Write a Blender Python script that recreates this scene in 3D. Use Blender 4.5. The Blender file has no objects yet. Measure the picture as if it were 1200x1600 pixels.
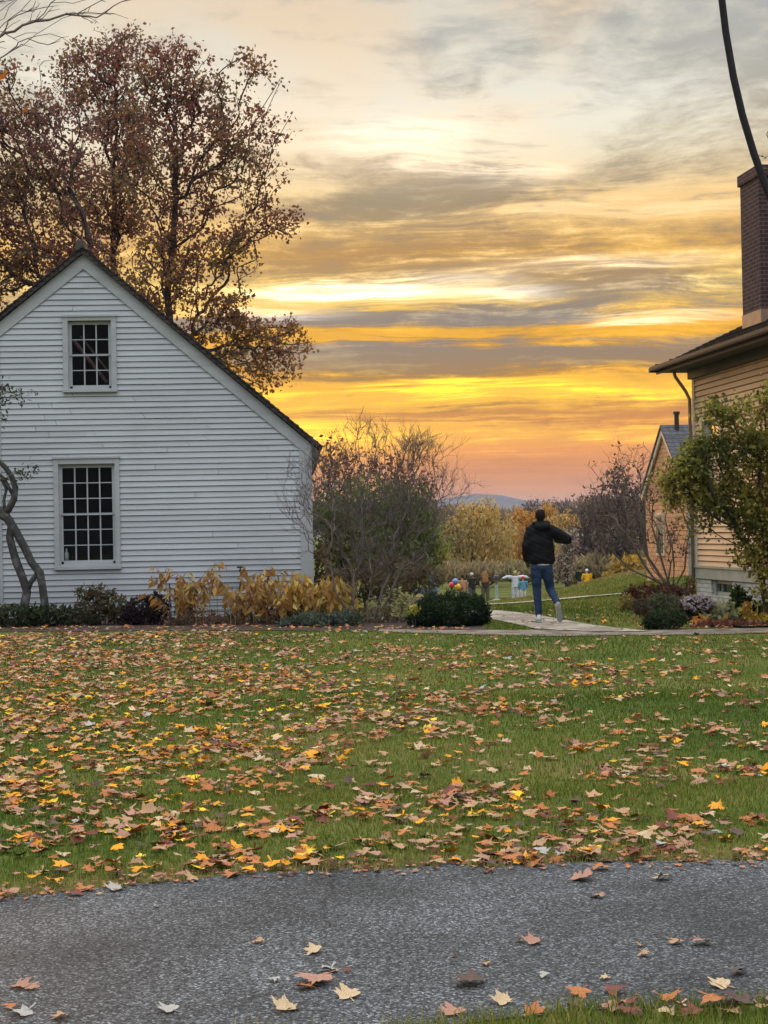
import bpy, bmesh, math, random
import numpy as np
from mathutils import Vector, Matrix
random.seed(7)
RNG = np.random.default_rng(11)
scene = bpy.context.scene
COL = scene.collection
F = 2400.0; EYE = 1.5; ROLL = 0.019; YH0 = 27.8; PITCH = 30 / F

# ------------------------------------------------------------------ camera
fw = np.array([0, math.cos(PITCH), math.sin(PITCH)])
up0 = np.array([0, -math.sin(PITCH), math.cos(PITCH)]); rt0 = np.array([1.0, 0, 0])
rt = rt0 * math.cos(ROLL) - up0 * math.sin(ROLL)
up = up0 * math.cos(ROLL) + rt0 * math.sin(ROLL)
cam = bpy.data.cameras.new('camera'); camo = bpy.data.objects.new('camera', cam); COL.objects.link(camo)
cam.sensor_fit = 'VERTICAL'; cam.sensor_height = 36; cam.lens = F / 1600 * 36
cam.clip_start = 0.05; cam.clip_end = 20000
camo.matrix_world = Matrix(((rt[0], up[0], -fw[0], 0), (rt[1], up[1], -fw[1], 0), (rt[2], up[2], -fw[2], EYE), (0, 0, 0, 1)))
scene.camera = camo

def ray(px, py):
    return fw + (px - 600) / F * rt + (800 - py) / F * up
def P(px, py, Y):
    r = ray(px, py); return np.array([0, 0, EYE]) + r * (Y / r[1])
def sstep(a, b, x):
    t = np.clip((x - a) / (b - a), 0, 1); return t * t * (3 - 2 * t)
def H(X, Y):
    X = np.asarray(X, float); Y = np.asarray(Y, float)
    d = np.maximum(Y - 27, 0)
    z = -0.046 * (np.sqrt(d * d + 4) - 2)
    z = np.where(Y > 110, np.maximum(z, -3.7) , z)
    z = -3.7 + np.log1p(np.exp(np.clip((z + 3.7) * 6, -40, 40))) / 6
    z = z + 1.15 * np.exp(-((X - 10.3) / 3.6) ** 2 - ((Y - 60) / 7.5) ** 2)
    z = z + 0.85 * np.exp(-((X - 10) / 3.5) ** 2 - ((Y - 44) / 8) ** 2)
    z = z + 0.015 * np.sin(X * 1.3 + 1) * np.sin(Y * .9) * sstep(9, 11, Y) * (1 - sstep(20.5, 22, Y))
    return z
def G(px, py, lift=0.0):
    r = ray(px, py); t = 2.0; o = np.array([0, 0, EYE])
    for _ in range(6000):
        p = o + r * t
        if p[2] <= H(p[0], p[1]): break
        t *= 1.002
    p = o + r * t; p[2] = float(H(p[0], p[1])) + lift
    return p

# ------------------------------------------------------------------ object helpers
def tag(o, label=None, cat=None, group=None, kind=None):
    if label: o['label'] = label
    if cat: o['category'] = cat
    if group: o['group'] = group
    if kind: o['kind'] = kind
    return o
ORI = {}
def thing(name, label, cat, loc, group=None):
    o = bpy.data.objects.new(name, None); COL.objects.link(o); o.empty_display_size = .2
    o.location = tuple(float(v) for v in loc); ORI[o.name] = np.array(o.location, float)
    return tag(o, label, cat, group)
def link(name, me, m, parent=None, base=None):
    """link a mesh given in world coordinates; store it relative to its parent / base"""
    off = ORI[parent.name] if parent is not None else (np.array(base, float) if base is not None else np.zeros(3))
    if np.any(off):
        n = len(me.vertices); a = np.empty(n * 3); me.vertices.foreach_get('co', a)
        me.vertices.foreach_set('co', (a.reshape(-1, 3) - off).ravel()); me.update()
    o = bpy.data.objects.new(name, me); COL.objects.link(o)
    for mm in (m if isinstance(m, (list, tuple)) else [m]): me.materials.append(mm)
    if parent is not None: o.parent = parent
    else: o.location = tuple(off)
    ORI[o.name] = off
    return o
def mesh_np(name, V, Fc, col=None, smooth=False):
    """V (n,3); Fc (m,k) faces of equal size"""
    V = np.asarray(V, np.float32); Fc = np.asarray(Fc, np.int32); m, k = Fc.shape
    me = bpy.data.meshes.new(name)
    me.vertices.add(len(V)); me.vertices.foreach_set('co', V.ravel())
    me.loops.add(m * k); me.loops.foreach_set('vertex_index', Fc.ravel())
    me.polygons.add(m); me.polygons.foreach_set('loop_start', np.arange(0, m * k, k, dtype=np.int32))
    me.polygons.foreach_set('loop_total', np.full(m, k, np.int32))
    if smooth: me.polygons.foreach_set('use_smooth', np.ones(m, bool))
    me.update(calc_edges=True)
    if col is not None:
        at = me.color_attributes.new('col', 'FLOAT_COLOR', 'POINT')
        c = np.ones((len(V), 4), np.float32); c[:, :3] = col; at.data.foreach_set('color', c.ravel())
    return me
class MB:
    def __init__(s): s.v = []; s.f = []
    def quad(s, *p):
        n = len(s.v); s.v += [tuple(map(float, q)) for q in p]; s.f.append(tuple(range(n, n + len(p))))
    def box8(s, c):
        n = len(s.v); s.v += [tuple(map(float, q)) for q in c]
        for f in ((0, 3, 2, 1), (4, 5, 6, 7), (0, 1, 5, 4), (1, 2, 6, 5), (2, 3, 7, 6), (3, 0, 4, 7)): s.f.append(tuple(n + i for i in f))
    def fbox(s, M, a0, a1, b0, b1, c0, c1):
        s.box8([M(a0, b0, c0), M(a1, b0, c0), M(a1, b0, c1), M(a0, b0, c1), M(a0, b1, c0), M(a1, b1, c0), M(a1, b1, c1), M(a0, b1, c1)])
    def prism(s, pts, off):
        """closed polygon pts extruded by the vector off"""
        n = len(s.v); k = len(pts); pts = [np.array(p, float) for p in pts]
        s.v += [tuple(p) for p in pts] + [tuple(p + off) for p in pts]
        s.f.append(tuple(range(n, n + k))); s.f.append(tuple(range(n + 2 * k - 1, n + k - 1, -1)))
        for i in range(k):
            j = (i + 1) % k; s.f.append((n + i, n + k + i, n + k + j, n + j))
    def tube(s, pts, rad, n=8, cap=True):
        pts = [np.array(p, float) for p in pts]; b = len(s.v); k = len(pts)
        rad = [rad] * k if np.isscalar(rad) else rad
        ref = None
        for i in range(k):
            t = pts[min(i + 1, k - 1)] - pts[max(i - 1, 0)]; t /= (np.linalg.norm(t) + 1e-9)
            if ref is None: ref = np.array([1, 0, 0]) if abs(t[0]) < .8 else np.array([0, 1, 0])
            a = np.cross(t, ref); a /= np.linalg.norm(a); c = np.cross(t, a); ref = np.cross(a, t)
            for j in range(n):
                w = 2 * math.pi * j / n; s.v.append(tuple(pts[i] + rad[i] * (math.cos(w) * a + math.sin(w) * c)))
        for i in range(k - 1):
            for j in range(n):
                q = (j + 1) % n; s.f.append((b + i * n + j, b + i * n + q, b + (i + 1) * n + q, b + (i + 1) * n + j))
        if cap: s.f.append(tuple(b + j for j in range(n))); s.f.append(tuple(b + (k - 1) * n + j for j in reversed(range(n))))
    def build(s, name, m, parent=None, base=None, smooth=False):
        me = bpy.data.meshes.new(name); me.from_pydata(s.v, [], s.f)
        bm = bmesh.new(); bm.from_mesh(me); bmesh.ops.recalc_face_normals(bm, faces=bm.faces); bm.to_mesh(me); bm.free()
        if smooth:
            for p in me.polygons: p.use_smooth = True
        me.update()
        return link(name, me, m, parent, base)
def hexc(r, g, b):
    def f(c):
        c /= 255; return c / 12.92 if c < .04045 else ((c + .055) / 1.055) ** 2.4
    return (f(r), f(g), f(b))

# ------------------------------------------------------------------ materials
def newmat(name):
    m = bpy.data.materials.new(name); m.use_nodes = True; nt = m.node_tree
    return m, nt, nt.nodes['Principled BSDF'], nt.nodes['Material Output']
def nd(nt, t, **kw):
    n = nt.nodes.new(t)
    for k, v in kw.items(): setattr(n, k, v)
    return n
def c4(c): return (c[0], c[1], c[2], 1)
def mat(name, c1, c2=None, scale=4, rough=.7, bump=0, bscale=None, spec=.3, stretch=(1, 1, 1), lo=.35, hi=.65, metal=0):
    m, nt, b, out = newmat(name)
    b.inputs['Roughness'].default_value = rough; b.inputs['Specular IOR Level'].default_value = spec; b.inputs['Metallic'].default_value = metal
    tc = nd(nt, 'ShaderNodeTexCoord'); mp = nd(nt, 'ShaderNodeMapping'); mp.inputs['Scale'].default_value = stretch
    nt.links.new(tc.outputs['Object'], mp.inputs[0])
    if c2 is None: c2 = tuple(x * .8 for x in c1)
    n = nd(nt, 'ShaderNodeTexNoise'); n.inputs['Scale'].default_value = scale; n.inputs['Detail'].default_value = 5
    nt.links.new(mp.outputs[0], n.inputs[0])
    r = nd(nt, 'ShaderNodeValToRGB'); r.color_ramp.elements[0].position = lo; r.color_ramp.elements[1].position = hi
    r.color_ramp.elements[0].color = c4(c1); r.color_ramp.elements[1].color = c4(c2)
    nt.links.new(n.outputs[0], r.inputs[0]); nt.links.new(r.outputs[0], b.inputs['Base Color'])
    if bump:
        n2 = nd(nt, 'ShaderNodeTexNoise'); n2.inputs['Scale'].default_value = bscale or scale * 6; n2.inputs['Detail'].default_value = 4
        nt.links.new(mp.outputs[0], n2.inputs[0])
        bp = nd(nt, 'ShaderNodeBump'); bp.inputs['Strength'].default_value = bump; bp.inputs['Distance'].default_value = .02
        nt.links.new(n2.outputs[0], bp.inputs['Height']); nt.links.new(bp.outputs[0], b.inputs['Normal'])
    return m
def leafmat(name, trans=.35, rough=.6):
    m, nt, b, out = newmat(name)
    at = nd(nt, 'ShaderNodeAttribute'); at.attribute_name = 'col'
    b.inputs['Roughness'].default_value = rough; b.inputs['Specular IOR Level'].default_value = .2
    nt.links.new(at.outputs['Color'], b.inputs['Base Color'])
    t = nd(nt, 'ShaderNodeBsdfTranslucent'); nt.links.new(at.outputs['Color'], t.inputs[0])
    mx = nd(nt, 'ShaderNodeMixShader'); mx.inputs[0].default_value = trans
    nt.links.new(b.outputs[0], mx.inputs[1]); nt.links.new(t.outputs[0], mx.inputs[2]); nt.links.new(mx.outputs[0], out.inputs[0])
    return m
M_leaf = leafmat('leaf_material', .45); M_grass = leafmat('grass_material', .25, .7); M_dry = leafmat('fallen_leaf_material', .12, .75)
M_bark = mat('bark_brown', (.075, .058, .05), (.03, .024, .022), 12, .9, .6, 40, stretch=(1, 1, .3))
M_twig = mat('twig_grey', (.19, .15, .135), (.10, .078, .072), 10, .9, .3, 40)
M_lichen = mat('bark_lichen', (.05, .047, .045), (.14, .145, .135), 9, .9, .6, 30, lo=.5, hi=.72)

def brickmat(name, ca, cb, mortar, sx=1, size=(.22, .075), msize=.012, bump=.5, rough=.85, axis='x+y', offset=.5):
    m, nt, b, out = newmat(name)
    tc = nd(nt, 'ShaderNodeTexCoord'); sp = nd(nt, 'ShaderNodeSeparateXYZ'); nt.links.new(tc.outputs['Object'], sp.inputs[0])
    ad = nd(nt, 'ShaderNodeMath', operation='ADD'); nt.links.new(sp.outputs[0], ad.inputs[0]); nt.links.new(sp.outputs[1], ad.inputs[1])
    cb_ = nd(nt, 'ShaderNodeCombineXYZ'); nt.links.new(ad.outputs[0], cb_.inputs[0]); nt.links.new(sp.outputs[2], cb_.inputs[1])
    br = nd(nt, 'ShaderNodeTexBrick'); br.offset = offset
    br.inputs['Scale'].default_value = 1; br.inputs['Brick Width'].default_value = size[0]; br.inputs['Row Height'].default_value = size[1]
    br.inputs['Mortar Size'].default_value = msize; br.inputs['Mortar Smooth'].default_value = .25; br.inputs['Bias'].default_value = 0
    br.inputs['Color1'].default_value = c4(ca); br.inputs['Color2'].default_value = c4(cb); br.inputs['Mortar'].default_value = c4(mortar)
    nt.links.new(cb_.outputs[0], br.inputs[0])
    no = nd(nt, 'ShaderNodeTexNoise'); no.inputs['Scale'].default_value = 7; no.inputs['Detail'].default_value = 6; nt.links.new(tc.outputs['Object'], no.inputs[0])
    mx = nd(nt, 'ShaderNodeMix', data_type='RGBA', blend_type='OVERLAY'); mx.inputs[0].default_value = .5
    nt.links.new(br.outputs[0], mx.inputs[6]); nt.links.new(no.outputs[0], mx.inputs[7]); nt.links.new(mx.outputs[2], b.inputs['Base Color'])
    bp = nd(nt, 'ShaderNodeBump'); bp.invert = True; bp.inputs['Strength'].default_value = bump; bp.inputs['Distance'].default_value = .02
    nt.links.new(br.outputs['Fac'], bp.inputs['Height']); nt.links.new(bp.outputs[0], b.inputs['Normal'])
    b.inputs['Roughness'].default_value = rough; b.inputs['Specular IOR Level'].default_value = .25
    return m
def glassmat(name, tint=(.02, .022, .025), refl=.12):
    m, nt, b, out = newmat(name); nt.nodes.remove(b)
    g = nd(nt, 'ShaderNodeBsdfGlossy'); g.inputs['Roughness'].default_value = .03; g.inputs[0].default_value = (.9, .95, 1, 1)
    t = nd(nt, 'ShaderNodeBsdfTransparent'); t.inputs[0].default_value = (.75, .78, .8, 1)
    fr = nd(nt, 'ShaderNodeFresnel'); fr.inputs[0].default_value = 1.45
    n = nd(nt, 'ShaderNodeTexNoise'); n.inputs['Scale'].default_value = 2.2
    bp = nd(nt, 'ShaderNodeBump'); bp.inputs['Strength'].default_value = .12; nt.links.new(n.outputs[0], bp.inputs['Height']); nt.links.new(bp.outputs[0], g.inputs['Normal'])
    mx = nd(nt, 'ShaderNodeMixShader'); nt.links.new(fr.outputs[0], mx.inputs[0]); nt.links.new(t.outputs[0], mx.inputs[1]); nt.links.new(g.outputs[0], mx.inputs[2])
    nt.links.new(mx.outputs[0], out.inputs[0]); return m
M_glass = glassmat('window_glass')
def woodmat(name, base, dirt, rough=.55):
    """old painted boards: streaky dirt and fine grain"""
    m, nt, b, out = newmat(name)
    tc = nd(nt, 'ShaderNodeTexCoord'); mp = nd(nt, 'ShaderNodeMapping'); mp.inputs['Scale'].default_value = (.5, .5, 6); nt.links.new(tc.outputs['Object'], mp.inputs[0])
    n1 = nd(nt, 'ShaderNodeTexNoise'); n1.inputs['Scale'].default_value = 2.5; n1.inputs['Detail'].default_value = 8; n1.inputs['Roughness'].default_value = .65; nt.links.new(mp.outputs[0], n1.inputs[0])
    n2 = nd(nt, 'ShaderNodeTexNoise'); n2.inputs['Scale'].default_value = .7; n2.inputs['Detail'].default_value = 3; nt.links.new(tc.outputs['Object'], n2.inputs[0])
    mu = nd(nt, 'ShaderNodeMath', operation='MULTIPLY'); nt.links.new(n1.outputs[0], mu.inputs[0]); nt.links.new(n2.outputs[0], mu.inputs[1])
    r = nd(nt, 'ShaderNodeValToRGB'); r.color_ramp.elements[0].position = .1; r.color_ramp.elements[1].position = .4
    r.color_ramp.elements[0].color = c4(base); r.color_ramp.elements[1].color = c4(dirt)
    nt.links.new(mu.outputs[0], r.inputs[0])
    sn = nd(nt, 'ShaderNodeVectorMath', operation='SNAP'); sn.inputs[1].default_value = (60, 60, .1035); nt.links.new(tc.outputs['Object'], sn.inputs[0])
    wn_ = nd(nt, 'ShaderNodeTexWhiteNoise'); nt.links.new(sn.outputs[0], wn_.inputs['Vector']); mr = nd(nt, 'ShaderNodeMapRange'); mr.inputs[3].default_value = .92; mr.inputs[4].default_value = 1.03; nt.links.new(wn_.outputs[0], mr.inputs[0])
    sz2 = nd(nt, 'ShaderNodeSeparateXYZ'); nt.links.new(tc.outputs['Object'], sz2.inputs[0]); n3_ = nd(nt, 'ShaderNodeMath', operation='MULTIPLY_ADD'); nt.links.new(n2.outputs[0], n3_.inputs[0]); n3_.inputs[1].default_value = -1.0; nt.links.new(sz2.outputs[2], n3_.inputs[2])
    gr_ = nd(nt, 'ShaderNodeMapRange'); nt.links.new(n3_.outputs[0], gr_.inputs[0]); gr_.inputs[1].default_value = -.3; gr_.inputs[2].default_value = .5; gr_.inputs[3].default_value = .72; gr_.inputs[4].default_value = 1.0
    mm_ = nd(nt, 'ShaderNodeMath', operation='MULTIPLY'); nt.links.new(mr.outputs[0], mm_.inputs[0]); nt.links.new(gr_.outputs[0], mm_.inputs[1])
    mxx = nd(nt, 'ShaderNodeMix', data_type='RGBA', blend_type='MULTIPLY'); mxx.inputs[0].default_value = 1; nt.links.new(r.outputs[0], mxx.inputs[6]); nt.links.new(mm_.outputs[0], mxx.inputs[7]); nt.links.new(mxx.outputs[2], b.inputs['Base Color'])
    bp = nd(nt, 'ShaderNodeBump'); bp.inputs['Strength'].default_value = .15; bp.inputs['Distance'].default_value = .01
    nt.links.new(n1.outputs[0], bp.inputs['Height']); nt.links.new(bp.outputs[0], b.inputs['Normal'])
    b.inputs['Roughness'].default_value = rough; b.inputs['Specular IOR Level'].default_value = .3
    return m
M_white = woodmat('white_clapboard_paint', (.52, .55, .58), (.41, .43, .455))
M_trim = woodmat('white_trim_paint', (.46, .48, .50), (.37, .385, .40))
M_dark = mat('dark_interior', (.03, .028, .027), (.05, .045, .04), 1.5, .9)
M_shingle = brickmat('wood_shingles', (.045, .04, .04), (.07, .055, .05), (.012, .011, .011), size=(.16, .09), msize=.008, rough=.9)
M_peach = woodmat('peach_clapboard_paint', (.80, .53, .33), (.66, .43, .26))
M_cream = mat('cream_trim_paint', (.6, .52, .4), (.5, .44, .35), 3, .6)
M_greytrim = mat('grey_green_trim', (.33, .35, .31), (.26, .28, .25), 3, .6)
M_brick = brickmat('dark_red_brick', (.07, .032, .032), (.042, .021, .024), (.12, .10, .10), size=(.215, .075), msize=.009)
M_wbrick = brickmat('painted_white_brick', (.5, .5, .46), (.44, .44, .42), (.3, .3, .28), size=(.3, .085), msize=.012, bump=.8)
M_soffit = mat('brown_soffit', (.085, .075, .055), (.06, .055, .042), 3, .7)
M_gutter = mat('grey_gutter_metal', (.05, .042, .038), (.035, .03, .028), 4, .6, spec=.2)

# ------------------------------------------------------------------ generic tree growth (spanning tree over crown points)
def blobs(px_blobs, D, n, depthk=.8, shell=0.0, rng=RNG, clump=0, cs=.25):
    if clump:
        c = blobs(px_blobs, D, clump, depthk, shell, rng); k = rng.integers(0, clump, n); g = rng.normal(size=(n, 3)); g[:, 2] *= .6
        return c[k] + g * (cs * rng.uniform(.6, 1.3, clump))[k][:, None]
    return blobs_(px_blobs, D, n, depthk, shell, rng)
def blobs_(px_blobs, D, n, depthk=.8, shell=0.0, rng=RNG):
    """points inside ellipsoids given as (px,py,rx,ry[,weight]) in the photograph, at distance D"""
    w = np.array([b[2] * b[3] * (b[4] if len(b) > 4 else 1) for b in px_blobs], float); w /= w.sum()
    k = rng.choice(len(px_blobs), n, p=w); out = []
    for i in k:
        b = px_blobs[i]
        q = rng.normal(size=3); q /= np.linalg.norm(q); q *= rng.uniform(shell, 1) ** (1 / 2.6)
        dr = depthk * .5 * (b[2] + b[3]) / F * D
        c = P(b[0] + q[0] * b[2], b[1] + q[1] * b[3], D); c[1] += q[2] * dr
        out.append(c)
    return np.array(out)
def grow(pts, roots, bf):
    """roots: list of polylines (initial skeleton). returns nodes, parent"""
    N = []; par = []; L = []
    for pl in roots:
        for i, p in enumerate(pl):
            N.append(np.array(p, float)); par.append(-1 if i == 0 else len(N) - 2)
            L.append(0 if i == 0 else L[-1] + np.linalg.norm(N[-1] - N[-2]))
    n0 = len(N); n = len(pts); A = np.zeros((n0 + n, 3)); A[:n0] = N; PL = np.zeros(n0 + n); PL[:n0] = L
    best = np.full(n, 1e9); bp = np.zeros(n, int); todo = np.ones(n, bool)
    for i in range(n0):
        c = np.linalg.norm(pts - A[i], axis=1) + bf * PL[i]; u = c < best; best[u] = c[u]; bp[u] = i
    par = par + [0] * n; cnt = n0
    for _ in range(n):
        j = int(np.argmin(np.where(todo, best, 1e9))); todo[j] = False
        A[cnt] = pts[j]; par[cnt] = bp[j]; PL[cnt] = PL[bp[j]] + np.linalg.norm(pts[j] - A[bp[j]])
        c = np.linalg.norm(pts - A[cnt], axis=1) + bf * PL[cnt]; u = todo & (c < best); best[u] = c[u]; bp[u] = cnt
        cnt += 1
    return A, np.array(par), n0
def radii(A, par, tip, p=2.3, cap=None):
    n = len(A); order = np.argsort([-depth(par, i) for i in range(n)]) if False else None
    ch = [[] for _ in range(n)]
    for i in range(n):
        if par[i] >= 0: ch[par[i]].append(i)
    dep = np.zeros(n, int)
    for i in range(n):
        k = par[i]; dep[i] = 0 if k < 0 else dep[k] + 1
    r = np.zeros(n)
    for i in sorted(range(n), key=lambda q: -dep[q]):
        r[i] = tip if not ch[i] else sum(r[c] ** p for c in ch[i]) ** (1 / p)
    if cap: r = np.minimum(r, cap)
    return r, ch
def tubes(A, par, r, ch, wig=.04, rng=RNG):
    """tube mesh arrays following the thickest child"""
    V = []; Fq = []; used = set()
    starts = [i for i in range(len(A)) if par[i] < 0]; stack = [(s, None) for s in starts]
    while stack:
        s, pr = stack.pop(); chain = ([pr] if pr is not None else []) + [s]; cur = s
        while ch[cur]:
            cs = sorted(ch[cur], key=lambda q: -r[q])
            for c in cs[1:]: stack.append((c, cur))
            cur = cs[0]; chain.append(cur)
        pts = A[chain]; rr = r[chain].copy()
        if pr is not None: rr[0] = min(rr[0], rr[1] * 1.15)
        # catmull-rom resample
        if len(pts) >= 2:
            q = np.vstack([2 * pts[0] - pts[1], pts, 2 * pts[-1] - pts[-2]]); P2 = []; R2 = []
            for i in range(len(pts) - 1):
                p0, p1, p2, p3 = q[i], q[i + 1], q[i + 2], q[i + 3]
                seg = np.linalg.norm(p2 - p1); ns = 2 if seg > .12 else 1
                for t in np.arange(ns) / ns:
                    x = .5 * (2 * p1 + (p2 - p0) * t + (2 * p0 - 5 * p1 + 4 * p2 - p3) * t * t + (3 * p1 - p0 - 3 * p2 + p3) * t ** 3)
                    if t > 0: x = x + rng.normal(size=3) * wig * seg
                    P2.append(x); R2.append(rr[i] * (1 - t) + rr[i + 1] * t)
            P2.append(pts[-1]); R2.append(rr[-1] * .6)
            P2 = np.array(P2); R2 = np.array(R2); k = len(P2)
            ns = 8 if R2[0] > .06 else (5 if R2[0] > .015 else 3)
            T = np.gradient(P2, axis=0); T /= (np.linalg.norm(T, axis=1, keepdims=True) + 1e-9)
            ref = np.where(np.abs(T[:, 2:3]) < .9, np.array([[0, 0, 1.0]]), np.array([[1.0, 0, 0]]))
            if ns <= 5: ref = np.repeat(ref[:1], k, 0)
            a = np.cross(T, ref); a /= (np.linalg.norm(a, axis=1, keepdims=True) + 1e-9); c = np.cross(T, a)
            w = 2 * np.pi * np.arange(ns) / ns
            ring = P2[:, None, :] + R2[:, None, None] * (np.cos(w)[None, :, None] * a[:, None, :] + np.sin(w)[None, :, None] * c[:, None, :])
            b = sum(len(v) for v in V) if False else tubes.base
            V.append(ring.reshape(-1, 3)); tubes.base += k * ns
            i, j = np.meshgrid(np.arange(k - 1), np.arange(ns), indexing='ij'); jn = (j + 1) % ns
            Fq.append(np.stack([b + i * ns + j, b + i * ns + jn, b + (i + 1) * ns + jn, b + (i + 1) * ns + j], -1).reshape(-1, 4))
    return np.vstack(V), np.vstack(Fq)
tubes.base = 0
def branch_obj(name, A, par, r, ch, m, parent, wig=.04, twigs=None, n0=0, leafy_=False):
    tubes.base = 0
    V, Fq = tubes(A, par, r, ch, wig)
    if twigs:   # fine straight shoots on the thin wood, following the wood they grow from
        k, ln, rad, upb = twigs; ids = np.array([i for i in range(n0, len(A)) if r[i] < rad * 4]); ids = np.repeat(ids, k); n = len(ids)
        d0 = A[ids] - A[par[ids]]; d0 /= np.linalg.norm(d0, axis=1, keepdims=True) + 1e-9; d = d0 * .6 + RNG.normal(size=(n, 3)) * .45; d[:, 2] += upb * .6; d /= np.linalg.norm(d, axis=1, keepdims=True)
        l = ln * RNG.uniform(.35, 1.1, (n, 1)); f = RNG.uniform(0, .7, (n, 1)); b = A[ids] * (1 - f) + A[par[ids]] * f; q = np.cross(d, RNG.normal(size=(n, 3))); q /= np.linalg.norm(q, axis=1, keepdims=True); q2 = np.cross(d, q)
        mid = b + d * l * .5 + q * l * .04; tip_ = b + d * l + q2 * l * .06
        ring = lambda c, rr: np.stack([c + rr * q, c + rr * (-.5 * q + .87 * q2), c + rr * (-.5 * q - .87 * q2)], 1)
        T = np.concatenate([ring(b, rad), ring(mid, rad * .75), ring(tip_, rad * .4)], 1).reshape(-1, 3); o = len(V) + np.arange(n)[:, None] * 9
        pat = np.array([[i * 3 + j, i * 3 + (j + 1) % 3, i * 3 + 3 + (j + 1) % 3, i * 3 + 3 + j] for i in (0, 1) for j in range(3)])
        V = np.vstack([V, T]); Fq = np.vstack([Fq, (o[:, None, :] + pat[None]).reshape(-1, 4)])
    return link(name, mesh_np(name, V, Fq, smooth=True), m, parent)
def leaves_mesh(C, size, col, aspect=.6, droop=0.0, fold=.25, rng=RNG, jit=.45, up_bias=0.0, dirs=None):
    """diamond leaves at points C"""
    n = len(C); s = size * rng.uniform(1 - jit, 1 + jit, n)[:, None]
    d = rng.normal(size=(n, 3)) if dirs is None else dirs + rng.normal(size=(n, 3)) * .25
    d[:, 2] -= droop; d /= np.linalg.norm(d, axis=1, keepdims=True)
    q = rng.normal(size=(n, 3)); q[:, 2] += up_bias; sd = np.cross(d, q); sd /= (np.linalg.norm(sd, axis=1, keepdims=True) + 1e-9); nn = np.cross(d, sd)
    b = C; t = C + d * s; l = C + d * s * .45 + sd * s * aspect * .5 + nn * s * fold * .4; rr = C + d * s * .45 - sd * s * aspect * .5 + nn * s * fold * .4
    V = np.stack([b, l, t, rr], 1).reshape(-1, 3); Fq = np.arange(4 * n).reshape(n, 4)
    return mesh_np('leaves', V, Fq, np.repeat(col, 4, 0))
def palette(n, cols, w, jit=.2, rng=RNG):
    cols = np.array(cols, float); w = np.array(w, float); k = rng.choice(len(cols), n, p=w / w.sum())
    c = cols[k] * rng.uniform(1 - jit, 1 + jit, (n, 1)) * rng.uniform(1 - jit * .3, 1 + jit * .3, (n, 3))
    return np.clip(c, 0, 1)
def clump_pick(C, cols, w, freq=1.0, jit=.2, rng=RNG):
    """palette choice varied in clumps through space"""
    ph = rng.uniform(0, 6, 6); f = (np.sin(C[:, 0] * 2.1 * freq + ph[0]) + np.sin(C[:, 2] * 2.7 * freq + ph[1]) + np.sin(C[:, 1] * 1.7 * freq + ph[2]) + rng.normal(size=len(C)) * 1.1)
    rk = np.argsort(np.argsort(f)) / len(f); w = np.cumsum(np.array(w, float) / sum(w)); k = np.searchsorted(w, rk); k = np.minimum(k, len(cols) - 1)
    c = np.array(cols, float)[k] * rng.uniform(1 - jit, 1 + jit, (len(C), 1)); return np.clip(c, 0, 1)
def tree(name, label, cat, base, roots, pts, bf, tip, barkm, leaf=None, group=None, cap=None, wig=.05, p=2.3, trunkname='trunk', crownname='crown', twigs=None):
    """leaf: dict(size, per, spread, cols, w, rmax, droop, aspect)"""
    t = thing(name, label, cat, base, group)
    A, par, n0 = grow(pts, roots, bf); r, ch = radii(A, par, tip, p, cap)
    branch_obj(trunkname, A, par, r, ch, barkm, t, wig, twigs, n0, bool(leaf))
    if leaf:
        ids = np.where(r < leaf.get('rmax', tip * 3))[0]; ids = ids[ids >= n0] if leaf.get('skip0', True) else ids
        if leaf.get('keep', 1) < 1: ids = RNG.choice(ids, int(len(ids) * leaf['keep']), replace=False)
        per = leaf['per']; C = np.repeat(A[ids], per, 0)
        # leaves sit along the last stretch of the twig
        pr = np.repeat(A[par[ids]], per, 0); k = RNG.uniform(0, .8, (len(C), 1)); C = C * (1 - k * .6) + pr * k * .6
        C = C + RNG.normal(size=C.shape) * leaf['spread']
        if 'zmin' in leaf: C = C[C[:, 2] > leaf['zmin']]
        col = clump_pick(C, leaf['cols'], leaf['w'], leaf.get('freq', 1))
        if 'low' in leaf:   # colour changes towards the lower branches
            zz = (C[:, 2] - C[:, 2].min()) / np.ptp(C[:, 2]); g = RNG.uniform(size=len(C)) < leaf['low'][0] * np.clip(1 - zz * leaf['low'][2], 0, 1)
            col[g] = palette(int(g.sum()), leaf['low'][1], [1] * len(leaf['low'][1]))
        me = leaves_mesh(C, leaf['size'], col, leaf.get('aspect', .65), leaf.get('droop', .3))
        link(crownname, me, M_leaf, t)
    return t

# ------------------------------------------------------------------ world
w = bpy.data.worlds.new('World'); scene.world = w; w.use_nodes = True; nt = w.node_tree
for n in list(nt.nodes): nt.nodes.remove(n)
L = nt.links.new
def math_(op, a, b=None, c=None):
    n = nd(nt, 'ShaderNodeMath', operation=op)
    for i, x in enumerate((a, b, c)):
        if x is None: continue
        if isinstance(x, (int, float)): n.inputs[i].default_value = x
        else: L(x, n.inputs[i])
    return n.outputs[0]
def vmath(op, a, b=None, out=0):
    n = nd(nt, 'ShaderNodeVectorMath', operation=op)
    for i, x in enumerate((a, b)):
        if x is None: continue
        if isinstance(x, tuple): n.inputs[i].default_value = x
        else: L(x, n.inputs[i])
    return n.outputs[out]
def mixc(f, a, b, mode='MIX'):
    n = nd(nt, 'ShaderNodeMix', data_type='RGBA', blend_type=mode)
    for i, x in ((0, f), (6, a), (7, b)):
        if isinstance(x, (int, float)): n.inputs[i].default_value = x
        elif isinstance(x, tuple): n.inputs[i].default_value = x
        else: L(x, n.inputs[i])
    return n.outputs[2]
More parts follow.
